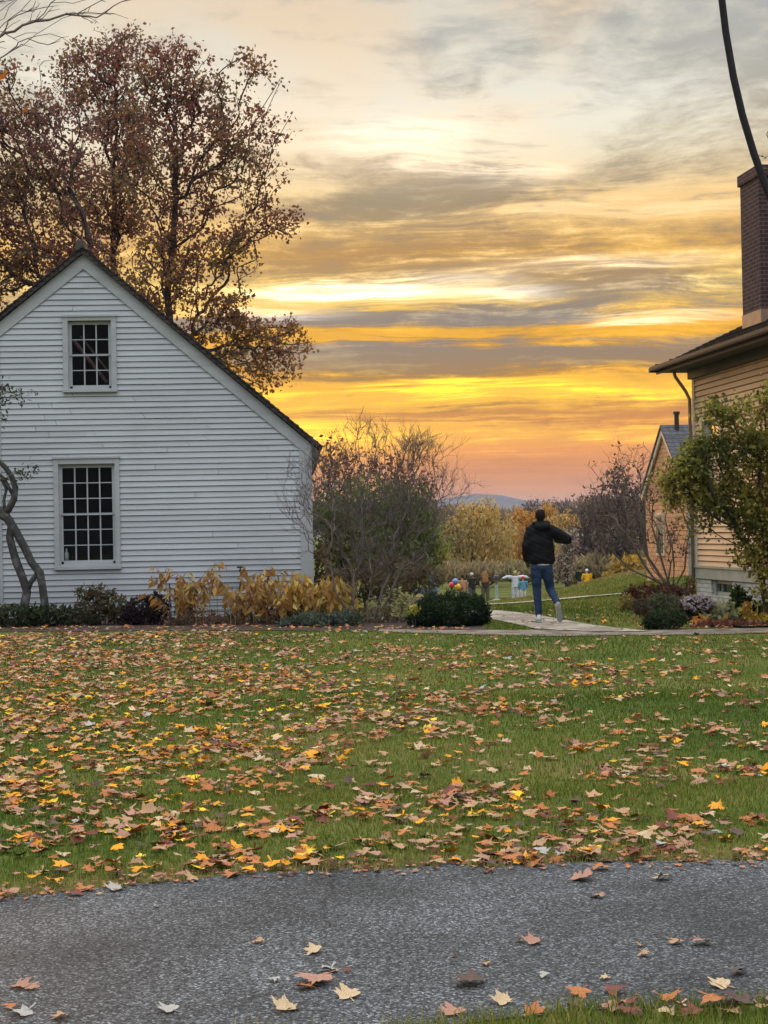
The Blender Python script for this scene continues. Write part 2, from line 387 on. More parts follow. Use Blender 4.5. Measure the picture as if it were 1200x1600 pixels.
def noise(vec, scale, detail=4, rough=.55, dist=0.0):
    n = nd(nt, 'ShaderNodeTexNoise'); n.inputs['Scale'].default_value = scale; n.inputs['Detail'].default_value = detail
    n.inputs['Roughness'].default_value = rough; n.inputs['Distortion'].default_value = dist; L(vec, n.inputs[0]); return n
def maprange(x, a, b, c=0, d=1, smooth=True):
    n = nd(nt, 'ShaderNodeMapRange'); n.interpolation_type = 'SMOOTHSTEP' if smooth else 'LINEAR'
    L(x, n.inputs[0]); n.inputs[1].default_value = a; n.inputs[2].default_value = b; n.inputs[3].default_value = c; n.inputs[4].default_value = d
    return n.outputs[0]
def ramp(x, stops):
    n = nd(nt, 'ShaderNodeValToRGB'); L(x, n.inputs[0]); e = n.color_ramp.elements
    for i, (p, c) in enumerate(stops):
        if i < 2: el = e[i]; el.position = p
        else: el = e.new(p)
        el.color = c4(hexc(*c))
    return n.outputs[0]
tc = nd(nt, 'ShaderNodeTexCoord'); D = tc.outputs['Generated']
sx = nd(nt, 'ShaderNodeSeparateXYZ'); L(D, sx.inputs[0])
az = math_('ARCTAN2', sx.outputs[0], sx.outputs[1]); el = math_('ARCSINE', sx.outputs[2])
elp = math_('MAXIMUM', el, -0.02)
lg = math_('LOGARITHM', math_('ADD', elp, .07), 2.71828)
cv = nd(nt, 'ShaderNodeCombineXYZ'); L(math_('MULTIPLY', az, 1.0), cv.inputs[0]); L(math_('MULTIPLY', lg, 1.0), cv.inputs[1]); UV = cv.outputs[0]
# tilt of the streaks (they sink slightly to the right), log-compressed towards the horizon
wn = noise(vmath('MULTIPLY', UV, (3.2, 2.2, 1)), 1.6, 3)
warp = vmath('SUBTRACT', wn.outputs['Color'], (.5, .5, .5))
UVw = vmath('ADD', UV, vmath('MULTIPLY', warp, (.10, .13, 0)))
n1 = noise(vmath('MULTIPLY', UVw, (5.0, 8, 1)), 1.0, 11, .66, 0)
n2 = noise(vmath('MULTIPLY', UVw, (8, 30, 1)), 1.0, 9, .66, 0)
n3 = noise(vmath('MULTIPLY', UVw, (26, 120, 1)), 1.0, 6, .7, 0)
mraw = math_('ADD', math_('ADD', math_('MULTIPLY', n1.outputs[0], .52), math_('MULTIPLY', n2.outputs[0], .38)), math_('MULTIPLY', n3.outputs[0], .12))
cvs = nd(nt, 'ShaderNodeCombineXYZ'); L(az, cvs.inputs[0]); L(el, cvs.inputs[1])
mpt = nd(nt, 'ShaderNodeMapping'); mpt.inputs['Rotation'].default_value = (0, 0, math.radians(14)); mpt.inputs['Scale'].default_value = (5, 12, 1); L(vmath('ADD', cvs.outputs[0], vmath('MULTIPLY', warp, (.10, .06, 0))), mpt.inputs[0])
ntop = noise(mpt.outputs[0], 1.0, 12, .6, 0)
mpu = nd(nt, 'ShaderNodeMapping'); mpu.inputs['Rotation'].default_value = (0, 0, math.radians(-28)); mpu.inputs['Scale'].default_value = (16, 44, 1); L(vmath('ADD', cvs.outputs[0], vmath('MULTIPLY', warp, (.05, .05, 0))), mpu.inputs[0])
nwisp = noise(mpu.outputs[0], 1.0, 9, .62, 0)
mtop = math_('ADD', math_('MULTIPLY', ntop.outputs[0], .72), math_('MULTIPLY', nwisp.outputs[0], .28))
nmid = noise(vmath('ADD', vmath('MULTIPLY', cvs.outputs[0], (20, 62, 1)), vmath('MULTIPLY', warp, (1.2, 1.6, 0))), 1.0, 10, .68, 0)
mraw = mixc(maprange(el, .17, .27), mraw, mtop)
mraw = math_('ADD', mraw, math_('MULTIPLY', math_('SUBTRACT', nmid.outputs[0], .5), .34))
S = vmath('ADD', cvs.outputs[0], vmath('MULTIPLY', warp, (.10, .012, 0)))
S = vmath('ADD', S, vmath('MULTIPLY', vmath('SUBTRACT', n2.outputs['Color'], (.5, .5, .5)), (.10, .024, 0)))
S = vmath('ADD', S, vmath('MULTIPLY', vmath('SUBTRACT', n3.outputs['Color'], (.5, .5, .5)), (.03, .006, 0)))
def spot(px, py, rx, ry, amp, sharp=1.0):
    r_ = ray(px, py); a0 = math.atan2(r_[0], r_[1]); e0 = math.asin(r_[2] / np.linalg.norm(r_))
    q = vmath('MULTIPLY', vmath('SUBTRACT', S, (a0, e0, 0)), (F / rx, F / ry, 0))
    d = vmath('DOT_PRODUCT', q, q, 1)
    if sharp > 1: d = math_('POWER', d, sharp)
    return math_('MULTIPLY', math_('POWER', 2.71828, math_('MULTIPLY', d, -1.0)), amp)
def addall(l):
    o = l[0]
    for x in l[1:]: o = math_('ADD', o, x)
    return o
# darker / brighter cloud bodies steer the mask
steer = addall([
    spot(690, 300, 230, 42, -.22), spot(560, 410, 260, 40, -.10), spot(720, 498, 300, 13, -.30), spot(560, 566, 150, 22, -.30), spot(830, 560, 320, 17, -.26),
    spot(950, 452, 180, 16, -.20), spot(560, 652, 150, 9, -.24), spot(780, 655, 120, 5, -.18), spot(1000, 660, 90, 14, -.20), spot(850, 90, 130, 60, -.10), spot(1120, 60, 140, 90, -.12), spot(930, 632, 60, 6, -.2),
    spot(640, 195, 260, 38, .20), spot(820, 240, 130, 60, .18), spot(480, 290, 110, 24, .16), spot(1000, 320, 230, 30, .14), spot(560, 532, 260, 10, .22),
    spot(760, 615, 360, 16, .26), spot(700, 688, 480, 20, .32), spot(300, 640, 260, 60, .2), spot(700, 130, 420, 60, .10), spot(500, 60, 160, 60, .1), spot(560, 470, 330, 20, .2), spot(1040, 500, 150, 16, .2)])
m = maprange(math_('ADD', mraw, steer), .39, .61)
elr = math_('DIVIDE', math_('MAXIMUM', el, 0), .37)
def yl(y): return max(0, (830 - y) / F) / .37
bright = ramp(elr, [(0, (216, 150, 108)), (yl(790), (222, 152, 98)), (yl(728), (232, 146, 70)), (yl(708), (248, 150, 0)), (yl(685), (255, 176, 0)), (yl(620), (255, 190, 0)), (yl(588), (250, 176, 40)), (yl(520), (240, 180, 84)),
    (yl(460), (255, 222, 148)), (yl(400), (246, 194, 104)), (yl(330), (250, 208, 136)), (yl(250), (255, 238, 206)), (yl(180), (252, 240, 220)), (yl(60), (236, 220, 198)), (1, (226, 214, 200))])
dark = ramp(elr, [(0, (200, 148, 122)), (yl(790), (204, 146, 114)), (yl(725), (214, 140, 86)), (yl(700), (240, 140, 4)), (yl(672), (222, 136, 20)), (yl(640), (206, 134, 34)), (yl(596), (164, 128, 84)), (yl(540), (140, 126, 114)),
    (yl(500), (140, 128, 118)), (yl(455), (168, 143, 112)), (yl(400), (188, 144, 88)), (yl(320), (164, 144, 112)), (yl(250), (194, 170, 138)), (yl(150), (190, 180, 166)), (1, (178, 178, 178))])
colr = mixc(m, dark, bright)
glow = addall([spot(550, 458, 135, 13, 1.5, 1.6), spot(440, 492, 80, 8, 1.0), spot(770, 462, 60, 9, .9), spot(700, 440, 70, 12, .6), spot(1040, 497, 100, 8, .9), spot(960, 408, 170, 9, .45),
    spot(660, 207, 150, 28, .32), spot(700, 262, 120, 28, .3), spot(840, 268, 80, 18, .3), spot(1020, 322, 180, 12, .28)])
tn = noise(vmath('MULTIPLY', cvs.outputs[0], (6, 9, 1)), 1.0, 3, .5)
tint = mixc(maprange(math_('ADD', tn.outputs[0], spot(1050, 90, 230, 120, .22)), .42, .62), (1.03, .96, .86, 1), (.93, 1.0, 1.04, 1))
colr = mixc(maprange(el, .16, .28), colr, mixc(1.0, colr, tint, 'MULTIPLY'))
gmod = maprange(n2.outputs[0], .34, .62, .35, 1.25)
colr = mixc(1.0, colr, mixc(1.0, (1, .96, .86, 1), mixc(math_('MULTIPLY', glow, gmod), (0, 0, 0, 1), (1, 1, 1, 1)), 'MULTIPLY'), 'ADD')
glow2 = addall([spot(640, 612, 60, 6, 1.0), spot(760, 604, 120, 6, 1.1), spot(720, 622, 50, 7, .7), spot(880, 616, 90, 6, 1.0), spot(985, 628, 60, 6, .7), spot(930, 682, 50, 5, .5), spot(515, 680, 60, 22, .6), spot(520, 700, 140, 40, .25)])
colr = mixc(1.0, colr, mixc(1.0, (1, .72, .1, 1), mixc(math_('MULTIPLY', glow2, gmod), (0, 0, 0, 1), (1, 1, 1, 1)), 'MULTIPLY'), 'ADD')
sel = lambda y, h: math_('POWER', 2.71828, math_('MULTIPLY', math_('POWER', math_('MULTIPLY', math_('SUBTRACT', el, (830 - y) / F), F / h), 2), -1.0))
stv = math_('ADD', math_('MULTIPLY', n2.outputs[0], .5), math_('MULTIPLY', nmid.outputs[0], .5))
st1 = math_('MULTIPLY', math_('ADD', sel(612, 26), sel(688, 20)), maprange(stv, .49, .60))
colr = mixc(1.0, colr, mixc(1.0, (.9, .62, .06, 1), mixc(math_('MULTIPLY', st1, .55), (0, 0, 0, 1), (1, 1, 1, 1)), 'MULTIPLY'), 'ADD')
st2 = math_('MULTIPLY', sel(645, 40), maprange(stv, .47, .38)); colr = mixc(math_('MULTIPLY', st2, .6), colr, c4(hexc(158, 122, 88)))
st3 = math_('MULTIPLY', sel(440, 120), maprange(stv, .5, .64)); colr = mixc(1.0, colr, mixc(1.0, (1, .82, .5, 1), mixc(math_('MULTIPLY', st3, .42), (0, 0, 0, 1), (1, 1, 1, 1)), 'MULTIPLY'), 'ADD')
st4 = math_('MULTIPLY', sel(330, 150), maprange(stv, .49, .38)); colr = mixc(math_('MULTIPLY', st4, .4), colr, c4(hexc(150, 138, 122)))
hs = nd(nt, 'ShaderNodeHueSaturation'); hs.inputs['Saturation'].default_value = 1.2; hs.inputs['Value'].default_value = 1.03; L(maprange(el, .21, .13), hs.inputs['Fac']); L(colr, hs.inputs['Color']); colr = hs.outputs[0]
# away from the sunset and overhead: bright cool overcast
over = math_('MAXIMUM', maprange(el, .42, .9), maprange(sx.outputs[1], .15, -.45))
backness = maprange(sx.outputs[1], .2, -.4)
cool = mixc(math_('MULTIPLY', backness, maprange(el, 1.25, .35)), (2.45, 2.5, 2.55, 1), mixc(maprange(math_('ADD', el, math_('MULTIPLY', math_('SUBTRACT', noise(D, 9, 6, .65).outputs[0], .5), .5)), .12, .36), (.10, .105, .11, 1), (1.0, 1.09, 1.2, 1)))  # low at the back, an unseen treeline painted as a ragged dark band
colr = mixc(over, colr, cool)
# below the horizon: dull ground colour
colr = mixc(maprange(el, -.004, -.03), colr, (.1, .09, .07, 1))
sky = nd(nt, 'ShaderNodeTexSky'); sky.sky_type = 'NISHITA'; sky.sun_disc = False
SUN_AZ = math.radians(-20); SUN_EL = math.radians(5)
sky.sun_elevation = SUN_EL; sky.sun_rotation = SUN_AZ; sky.dust_density = 2.5
bg1 = nd(nt, 'ShaderNodeBackground'); L(colr, bg1.inputs[0]); bg1.inputs[1].default_value = .97
bg2 = nd(nt, 'ShaderNodeBackground'); L(sky.outputs[0], bg2.inputs[0]); bg2.inputs[1].default_value = .004
ads = nd(nt, 'ShaderNodeAddShader'); L(bg1.outputs[0], ads.inputs[0]); L(bg2.outputs[0], ads.inputs[1])
wo = nd(nt, 'ShaderNodeOutputWorld'); L(ads.outputs[0], wo.inputs[0])
w.cycles.sampling_method = 'MANUAL'; w.cycles.sample_map_resolution = 512
sun = bpy.data.lights.new('sun', 'SUN'); sun.energy = .7; sun.angle = math.radians(12); sun.color = (1, .55, .25)
so = bpy.data.objects.new('sun', sun); COL.objects.link(so)
sd = Vector((math.sin(SUN_AZ) * math.cos(SUN_EL), math.cos(SUN_AZ) * math.cos(SUN_EL), math.sin(SUN_EL)))
so.rotation_euler = sd.to_track_quat('Z', 'Y').to_euler()

# ------------------------------------------------------------------ ground
def axis(lo, hi, fine0, fine1, step, gr):
    a = list(np.arange(fine0, fine1 + 1e-6, step)); d = step
    while a[-1] < hi: d *= gr; a.append(a[-1] + d)
    d = step
    while a[0] > lo: d *= gr; a.insert(0, a[0] - d)
    return np.array(a)
xs = axis(-3000, 3000, -14, 20, .4, 1.18); ys = axis(-60, 6000, 2, 70, .4, 1.13)
X, Y = np.meshgrid(xs, ys); Z = H(X, Y); nx, ny = len(xs), len(ys)
i, j = np.meshgrid(np.arange(ny - 1), np.arange(nx - 1), indexing='ij')
me = mesh_np('ground', np.stack([X, Y, Z], -1).reshape(-1, 3), np.stack([i * nx + j, i * nx + j + 1, (i + 1) * nx + j + 1, (i + 1) * nx + j], -1).reshape(-1, 4), smooth=True)
mg, gt, gb, go_ = newmat('lawn_soil')
tcn = nd(gt, 'ShaderNodeTexCoord')
def gn(s, d=5):
    n = nd(gt, 'ShaderNodeTexNoise'); n.inputs['Scale'].default_value = s; n.inputs['Detail'].default_value = d; gt.links.new(tcn.outputs['Object'], n.inputs[0]); return n.outputs[0]
r1 = nd(gt, 'ShaderNodeValToRGB'); e = r1.color_ramp.elements
e[0].position = .3; e[0].color = (.04, .065, .012, 1); e[1].position = .7; e[1].color = (.16, .13, .045, 1); k = e.new(.5); k.color = (.095, .12, .024, 1)
a_ = nd(gt, 'ShaderNodeMath', operation='ADD'); gt.links.new(gn(.6), a_.inputs[0]); b2 = nd(gt, 'ShaderNodeMath', operation='MULTIPLY_ADD'); gt.links.new(gn(22), b2.inputs[0]); b2.inputs[1].default_value = .7; b2.inputs[2].default_value = -.35
gt.links.new(b2.outputs[0], a_.inputs[1]); gt.links.new(a_.outputs[0], r1.inputs[0]); gt.links.new(r1.outputs[0], gb.inputs['Base Color']); gb.inputs['Roughness'].default_value = .95; gb.inputs['Specular IOR Level'].default_value = .1
bpn = nd(gt, 'ShaderNodeBump'); bpn.inputs['Strength'].default_value = .8; bpn.inputs['Distance'].default_value = .03; gt.links.new(gn(35, 3), bpn.inputs['Height']); gt.links.new(bpn.outputs[0], gb.inputs['Normal'])
tag(link('ground', me, mg), 'leaf strewn lawn running down into the valley', 'ground', kind='structure')

def polyline_px(pl, n, jit=0, seed=0):
    """ground points along a pixel polyline, resampled with ragged jitter"""
    g = np.array([G(*q)[:2] for q in pl]); d = np.r_[0, np.cumsum(np.linalg.norm(np.diff(g, axis=0), axis=1))]
    t = np.linspace(0, d[-1], n); o = np.stack([np.interp(t, d, g[:, 0]), np.interp(t, d, g[:, 1])], -1)
    rg = np.random.default_rng(seed)
    if jit:
        nzz = rg.normal(size=n); nzz = np.convolve(nzz, [.2, .6, .2], 'same') + np.convolve(rg.normal(size=n), np.ones(9) / 4, 'same') * .8
        o[:, 1] += nzz * jit
    return o
def strip(name, A, B, lift, m, n2=8, label=None, cat=None, z=None):
    t = np.linspace(0, 1, n2 + 1)[:, None, None]; S_ = A[None] * (1 - t) + B[None] * t; k = len(A)
    zz = H(S_[..., 0], S_[..., 1]) + lift
    V = np.concatenate([S_, zz[..., None]], -1).reshape(-1, 3)
    i, j = np.meshgrid(np.arange(n2), np.arange(k - 1), indexing='ij')
    Fq = np.stack([i * k + j, i * k + j + 1, (i + 1) * k + j + 1, (i + 1) * k + j], -1).reshape(-1, 4)
    o = link(name, mesh_np(name, V, Fq, smooth=True), m); return tag(o, label, cat, kind='structure')
# asphalt drive
ma, at_, ab, ao = newmat('asphalt')
tca = nd(at_, 'ShaderNodeTexCoord')
vo = nd(at_, 'ShaderNodeTexVoronoi'); vo.inputs['Scale'].default_value = 132; at_.links.new(tca.outputs['Object'], vo.inputs[0])
sep = nd(at_, 'ShaderNodeSeparateColor'); at_.links.new(vo.outputs['Color'], sep.inputs[0])
rr = nd(at_, 'ShaderNodeValToRGB'); e = rr.color_ramp.elements; e[0].position = 0; e[0].color = (.014, .015, .017, 1); e[1].position = 1; e[1].color = (.27, .28, .295, 1)
for p_, v_ in ((.38, .040), (.68, .082), (.9, .145)): k = e.new(p_); k.color = (v_ * .95, v_, v_ * 1.06, 1)
at_.links.new(sep.outputs[0], rr.inputs[0])
nz = nd(at_, 'ShaderNodeTexNoise'); nz.inputs['Scale'].default_value = 1.3; nz.inputs['Detail'].default_value = 6; at_.links.new(tca.outputs['Object'], nz.inputs[0])
mp_ = nd(at_, 'ShaderNodeMapRange'); at_.links.new(nz.outputs[0], mp_.inputs[0]); mp_.inputs[1].default_value = .3; mp_.inputs[2].default_value = .7; mp_.inputs[3].default_value = .6; mp_.inputs[4].default_value = 1.3
mm = nd(at_, 'ShaderNodeMix', data_type='RGBA', blend_type='MULTIPLY'); mm.inputs[0].default_value = 1; at_.links.new(rr.outputs[0], mm.inputs[6]); at_.links.new(mp_.outputs[0], mm.inputs[7])
# crack
wv = nd(at_, 'ShaderNodeTexVoronoi', feature='DISTANCE_TO_EDGE'); wv.inputs['Scale'].default_value = .33
nz2 = nd(at_, 'ShaderNodeTexNoise'); nz2.inputs['Scale'].default_value = 6; nz2.inputs['Detail'].default_value = 8; at_.links.new(tca.outputs['Object'], nz2.inputs[0])
vm = nd(at_, 'ShaderNodeVectorMath', operation='MULTIPLY_ADD'); at_.links.new(nz2.outputs['Color'], vm.inputs[0]); vm.inputs[1].default_value = (.16, .3, 0); at_.links.new(tca.outputs['Object'], vm.inputs[2]); at_.links.new(vm.outputs[0], wv.inputs[0])
ck = nd(at_, 'ShaderNodeMapRange'); at_.links.new(wv.outputs[0], ck.inputs[0]); ck.inputs[1].default_value = 0; ck.inputs[2].default_value = .004; ck.inputs[3].default_value = .5; ck.inputs[4].default_value = 1
mm2 = nd(at_, 'ShaderNodeMix', data_type='RGBA', blend_type='MULTIPLY'); mm2.inputs[0].default_value = 1; at_.links.new(mm.outputs[2], mm2.inputs[6]); at_.links.new(ck.outputs[0], mm2.inputs[7]); at_.links.new(mm2.outputs[2], ab.inputs['Base Color'])
ab.inputs['Roughness'].default_value = .7; ab.inputs['Specular IOR Level'].default_value = .22
bb = nd(at_, 'ShaderNodeBump'); bb.inputs['Strength'].default_value = 1; bb.inputs['Distance'].default_value = .007; at_.links.new(sep.outputs[1], bb.inputs['Height']); at_.links.new(bb.outputs[0], ab.inputs['Normal'])
EDGE_FAR = [(-900, 1500), (-200, 1424), (0, 1404), (200, 1386), (380, 1366), (600, 1358), (900, 1352), (1200, 1344), (1500, 1336), (2100, 1325)]
EDGE_NEAR = [(-900, 1760), (0, 1680), (420, 1625), (560, 1628), (690, 1610), (760, 1598), (850, 1588), (1000, 1579), (1200, 1570), (1700, 1544), (2100, 1530)]
far_e = polyline_px(EDGE_FAR, 220, .02, 3); near_e = polyline_px(EDGE_NEAR, 220, .012, 4)
strip('asphalt_drive', near_e, far_e, .006, ma, 8, 'grey asphalt drive with scattered leaves', 'drive')
def drive_far_y(x): return np.interp(x, far_e[:, 0], far_e[:, 1])
def drive_near_y(x): return np.interp(x, near_e[:, 0], near_e[:, 1])
# walks
mw, wt, wb, wo_ = newmat('flagstone')
tcw = nd(wt, 'ShaderNodeTexCoord'); v1 = nd(wt, 'ShaderNodeTexVoronoi'); v1.inputs['Scale'].default_value = 1.6; v2 = nd(wt, 'ShaderNodeTexVoronoi', feature='DISTANCE_TO_EDGE'); v2.inputs['Scale'].default_value = 1.6
n_ = nd(wt, 'ShaderNodeTexNoise'); n_.inputs['Scale'].default_value = 14; n_.inputs['Detail'].default_value = 6
for v in (v1, v2, n_): wt.links.new(tcw.outputs['Object'], v.inputs[0])
s1 = nd(wt, 'ShaderNodeSeparateColor'); wt.links.new(v1.outputs['Color'], s1.inputs[0])
a2 = nd(wt, 'ShaderNodeMath', operation='MULTIPLY_ADD'); wt.links.new(s1.outputs[0], a2.inputs[0]); a2.inputs[1].default_value = .4; wt.links.new(n_.outputs[0], a2.inputs[2])
r2 = nd(wt, 'ShaderNodeValToRGB'); r2.color_ramp.elements[0].position = .35; r2.color_ramp.elements[0].color = (.11, .085, .06, 1); r2.color_ramp.elements[1].position = .95; r2.color_ramp.elements[1].color = (.43, .36, .28, 1)
wt.links.new(a2.outputs[0], r2.inputs[0])
jm = nd(wt, 'ShaderNodeMapRange'); wt.links.new(v2.outputs[0], jm.inputs[0]); jm.inputs[2].default_value = .035; jm.inputs[3].default_value = .25
m3 = nd(wt, 'ShaderNodeMix', data_type='RGBA', blend_type='MULTIPLY'); m3.inputs[0].default_value = 1; wt.links.new(r2.outputs[0], m3.inputs[6]); wt.links.new(jm.outputs[0], m3.inputs[7]); wt.links.new(m3.outputs[2], wb.inputs['Base Color'])
wb.inputs['Roughness'].default_value = .75
bw = nd(wt, 'ShaderNodeBump'); bw.inputs['Strength'].default_value = .7; bw.inputs['Distance'].default_value = .03; wt.links.new(jm.outputs[0], bw.inputs['Height']); wt.links.new(bw.outputs[0], wb.inputs['Normal'])
fa = polyline_px([(-260, 991), (0, 986), (300, 983), (560, 983.5), (700, 986), (860, 985), (960, 986), (1040, 986), (1200, 982), (1500, 976)], 120, .03, 5)
fb = polyline_px([(-260, 993.5), (0, 988.5), (300, 985.5), (560, 987), (700, 992), (860, 995), (960, 994), (1040, 994), (1200, 990), (1500, 984)], 120, .03, 6)
kf = fa[:, 0] > -.1; M_walk = mat('worn_walk', (.24, .195, .15), (.10, .08, .06), 3.5, .85, .8, 30, lo=.38, hi=.62); strip('front_walk', fb[kf], fa[kf], .012, M_walk, 4, 'flagstone walk across the back edge of the lawn', 'walk')
pa = polyline_px([(700, 954), (767, 955), (806, 958), (848, 964), (929, 979), (1010, 988)], 60, .02, 7)
pb = polyline_px([(700, 966), (767, 969), (806, 977), (836, 984), (880, 987), (960, 989)], 60, .02, 8)
strip('stone_path', pb, pa, .022, mw, 6, 'flagstone path the man is walking on', 'path')
qa = polyline_px([(700, 948), (764, 946), (850, 939.7), (930, 933.2), (990, 929)], 40, .25, 12); qb = polyline_px([(700, 951), (764, 948), (850, 941.5), (930, 934.5), (990, 930)], 40)
strip('garden_path', qb, qa, .06, mw, 3, 'narrow pale path crossing the green beyond the man', 'path')

bedA = np.stack([np.linspace(-9, 1.55, 60), np.interp(np.linspace(-9, 1.55, 60), fb[:, 0], fb[:, 1]) * (np.linspace(-9, 1.55, 60) < -.1) + np.interp(np.linspace(-9, 1.55, 60), fa[:, 0], fa[:, 1]) * (np.linspace(-9, 1.55, 60) >= -.1) + RNG.normal(size=60) * .03], -1); bedB = bedA.copy(); bedB[:, 1] = np.where(bedA[:, 0] < -1.4, YH0, 26.2)
M_mulch = mat('bed_mulch', (.035, .024, .019), (.075, .048, .034), 14, .95, 1, 40)
strip('garden_bed', bedA, bedB, .010, M_mulch, 8, 'dark mulched bed in front of the white house', 'garden bed')
bA2 = np.stack([np.linspace(4.5, 9.5, 40), np.interp(np.linspace(4.5, 9.5, 40), fa[:, 0], fa[:, 1]) + .12], -1); bB2 = bA2.copy(); bB2[:, 1] += 6
bA2[:6, 1] += np.linspace(2.5, 0, 6); strip('border_bed', bA2, bB2, .03, M_mulch, 16, 'mulched border in front of the peach house', 'garden bed')
# hills
def hill(name, Yc, crest, m, label):
    px = np.linspace(-2500, 3700, 160); rg = np.random.default_rng(5)
    cy = np.interp(px, [c[0] for c in crest], [c[1] for c in crest]) + np.convolve(rg.normal(size=160), np.ones(5) / 5, 'same') * 1.2
    top = np.array([P(a, b, Yc) for a, b in zip(px, cy)]); rows = []
    for t in np.linspace(-1, 1, 15):
        r_ = top.copy(); r_[:, 1] += t * Yc * .28; k = math.cos(t * math.pi / 2) ** 1.2
        r_[:, 2] = -8 + (r_[:, 2] + 8) * k + rg.normal(size=160) * 2 * k; rows.append(r_)
    V = np.array(rows).reshape(-1, 3); i, j = np.meshgrid(np.arange(14), np.arange(159), indexing='ij')
    Fq = np.stack([i * 160 + j, i * 160 + j + 1, (i + 1) * 160 + j + 1, (i + 1) * 160 + j], -1).reshape(-1, 4)
    tag(link(name, mesh_np(name, V, Fq, smooth=True), m), label, 'hill', kind='structure')
M_hill = mat('wooded_hill', (.075, .062, .075), (.11, .085, .085), .012, .95, 1, .05)
hill('far_hill', 2600, [(-2500, 830), (-400, 812), (300, 806), (560, 800), (650, 793), (715, 776), (755, 773), (800, 781), (840, 787), (900, 784), (1000, 790), (1200, 795), (3700, 800)], M_hill, 'long blue wooded hill on the horizon')

# ------------------------------------------------------------------ grass blades
def blades(n, ymin, ymax, hgt, wid, seed, cond=None, pts=None):
    rg = np.random.default_rng(seed)
    y = ymin + (ymax - ymin) * rg.uniform(size=n) if pts is None else pts[:, 1]
    x = (rg.uniform(size=n) - .5) * (.54 * (y + .6) + 5) + .01 * y if pts is None else pts[:, 0]
    ok = cond(x, y) if cond else np.ones(len(x), bool); x, y = x[ok], y[ok]; n = len(x)
    z = H(x, y); hh = hgt * rg.uniform(.5, 1.3, n); ww = (wid * (.6 + .06 * y)) * rg.uniform(.7, 1.3, n)
    a = rg.uniform(0, 2 * np.pi, n); ln = hh * rg.uniform(.1, .9, n); b = rg.uniform(0, 2 * np.pi, n)
    dx, dy = np.cos(a) * ww, np.sin(a) * ww * .6; lx, ly = np.cos(b) * ln, np.sin(b) * ln
    p0 = np.stack([x - dx, y - dy, z - .003], -1); p1 = np.stack([x + dx, y + dy, z - .003], -1)
    p2 = np.stack([x + dx * .6 + lx * .4, y + dy * .6 + ly * .4, z + hh * .6], -1); p3 = np.stack([x - dx * .6 + lx * .4, y - dy * .6 + ly * .4, z + hh * .6], -1); p4 = np.stack([x + lx, y + ly, z + hh * .85], -1)
    V = np.stack([p0, p1, p2, p3, p3, p2, p4, p4], 1)
    V = np.stack([p0, p1, p2, p3, p4], 1).reshape(-1, 3); k = np.arange(n)[:, None] * 5
    q = k + np.array([[0, 1, 2, 3]]); t = k + np.array([[3, 2, 4, 4]])
    cl = np.array([(.055, .095, .014), (.105, .155, .018), (.165, .20, .028), (.24, .20, .05), (.32, .23, .11)])
    patch = np.sin(x * 1.1 + 2) + np.sin(y * .8 + x * .5) + np.sin(x * 2.7 - y * 1.9) * .6
    dist = np.where(y > drive_far_y(x) - .2, y - drive_far_y(x), drive_near_y(x) - y)
    s = 1.45 + patch * .42 + rg.normal(size=n) * .9 + np.where(y < drive_near_y(x) + .2, 1.0, 3.0) * np.exp(-np.clip(dist, 0, 9) / .24) - .25 * (x < -1) + 1.5 * np.exp(-((x - 10.3) / 4) ** 2 - ((y - 60) / 7) ** 2) + .5 * (y > 46) - .7 * sstep(13, 20, y) * (x < -1) * (y < 24)  # darker shift at far left paints in the shade near the house
    c = cl[np.clip(np.round(s), 0, 4).astype(int)] * rg.uniform(.75, 1.3, (n, 1))
    return V, q, c
def grass(name, parts, label):
    Vs, Qs, Cs = [], [], []; off = 0
    for V, q, c in parts:
        Vs.append(V); Cs.append(np.repeat(c, 5, 0)); Qs.append(np.hstack([q, q[:, 3:4] * 0])[:, :4] + off)
        off += len(V)
    V = np.vstack(Vs); Q = np.vstack(Qs); base = Q[:, 0:1]
    tri = np.vstack([base + np.array([[0, 1, 2]]), base + np.array([[0, 2, 3]]), base + np.array([[3, 2, 4]])])
    tag(link(name, mesh_np(name, V, tri, np.vstack(Cs)), M_grass), label, 'grass', kind='stuff')
onlawn = lambda x, y: (y > drive_far_y(x) - .02 + .03 * np.sin(x * 9) + .02 * np.sin(x * 23)) & (y < np.interp(x, fb[:, 0], fb[:, 1]) + .05)
grass('lawn_grass', [blades(105000, 5.9, 9, .036, .0022, 1, onlawn), blades(110000, 8.5, 14, .038, .0024, 2, onlawn), blades(100000, 13, 23.5, .04, .0026, 3, onlawn)], 'short green lawn grass between the drive and the houses')
nearl = lambda x, y: (y < drive_near_y(x) + .03 + .02 * np.sin(x * 11)) & (y > 4.2)
grass('verge_grass', [blades(60000, 4.2, 5.3, .06, .0022, 4, nearl)], 'green verge grass along the near edge of the drive')
farl = lambda x, y: (x > 1.6) & (x < 9) & ((y > np.interp(x, pa[:, 0], pa[:, 1]) + .05) | (x > 5.2)) & (y > np.interp(x, fa[:, 0], fa[:, 1]) + .3)
farg = np.stack([RNG.uniform(1.6, 9.5, 40000), RNG.uniform(23, 46, 40000)], -1)
mdg = np.stack([RNG.uniform(4.5, 15, 45000), RNG.uniform(46, 70, 45000)], -1); trg = np.stack([RNG.uniform(1.3, 3.2, 6000), RNG.uniform(22.3, 26, 6000)], -1)
bkg = np.stack([RNG.uniform(-3, 6, 45000), RNG.uniform(26, 95, 45000) ], -1)
tri_ = lambda x, y: (y > np.interp(x, fa[:, 0], fa[:, 1]) + .02) & (y < np.interp(x, pb[:, 0], pb[:, 1]) - .05) & (x > 1.5)
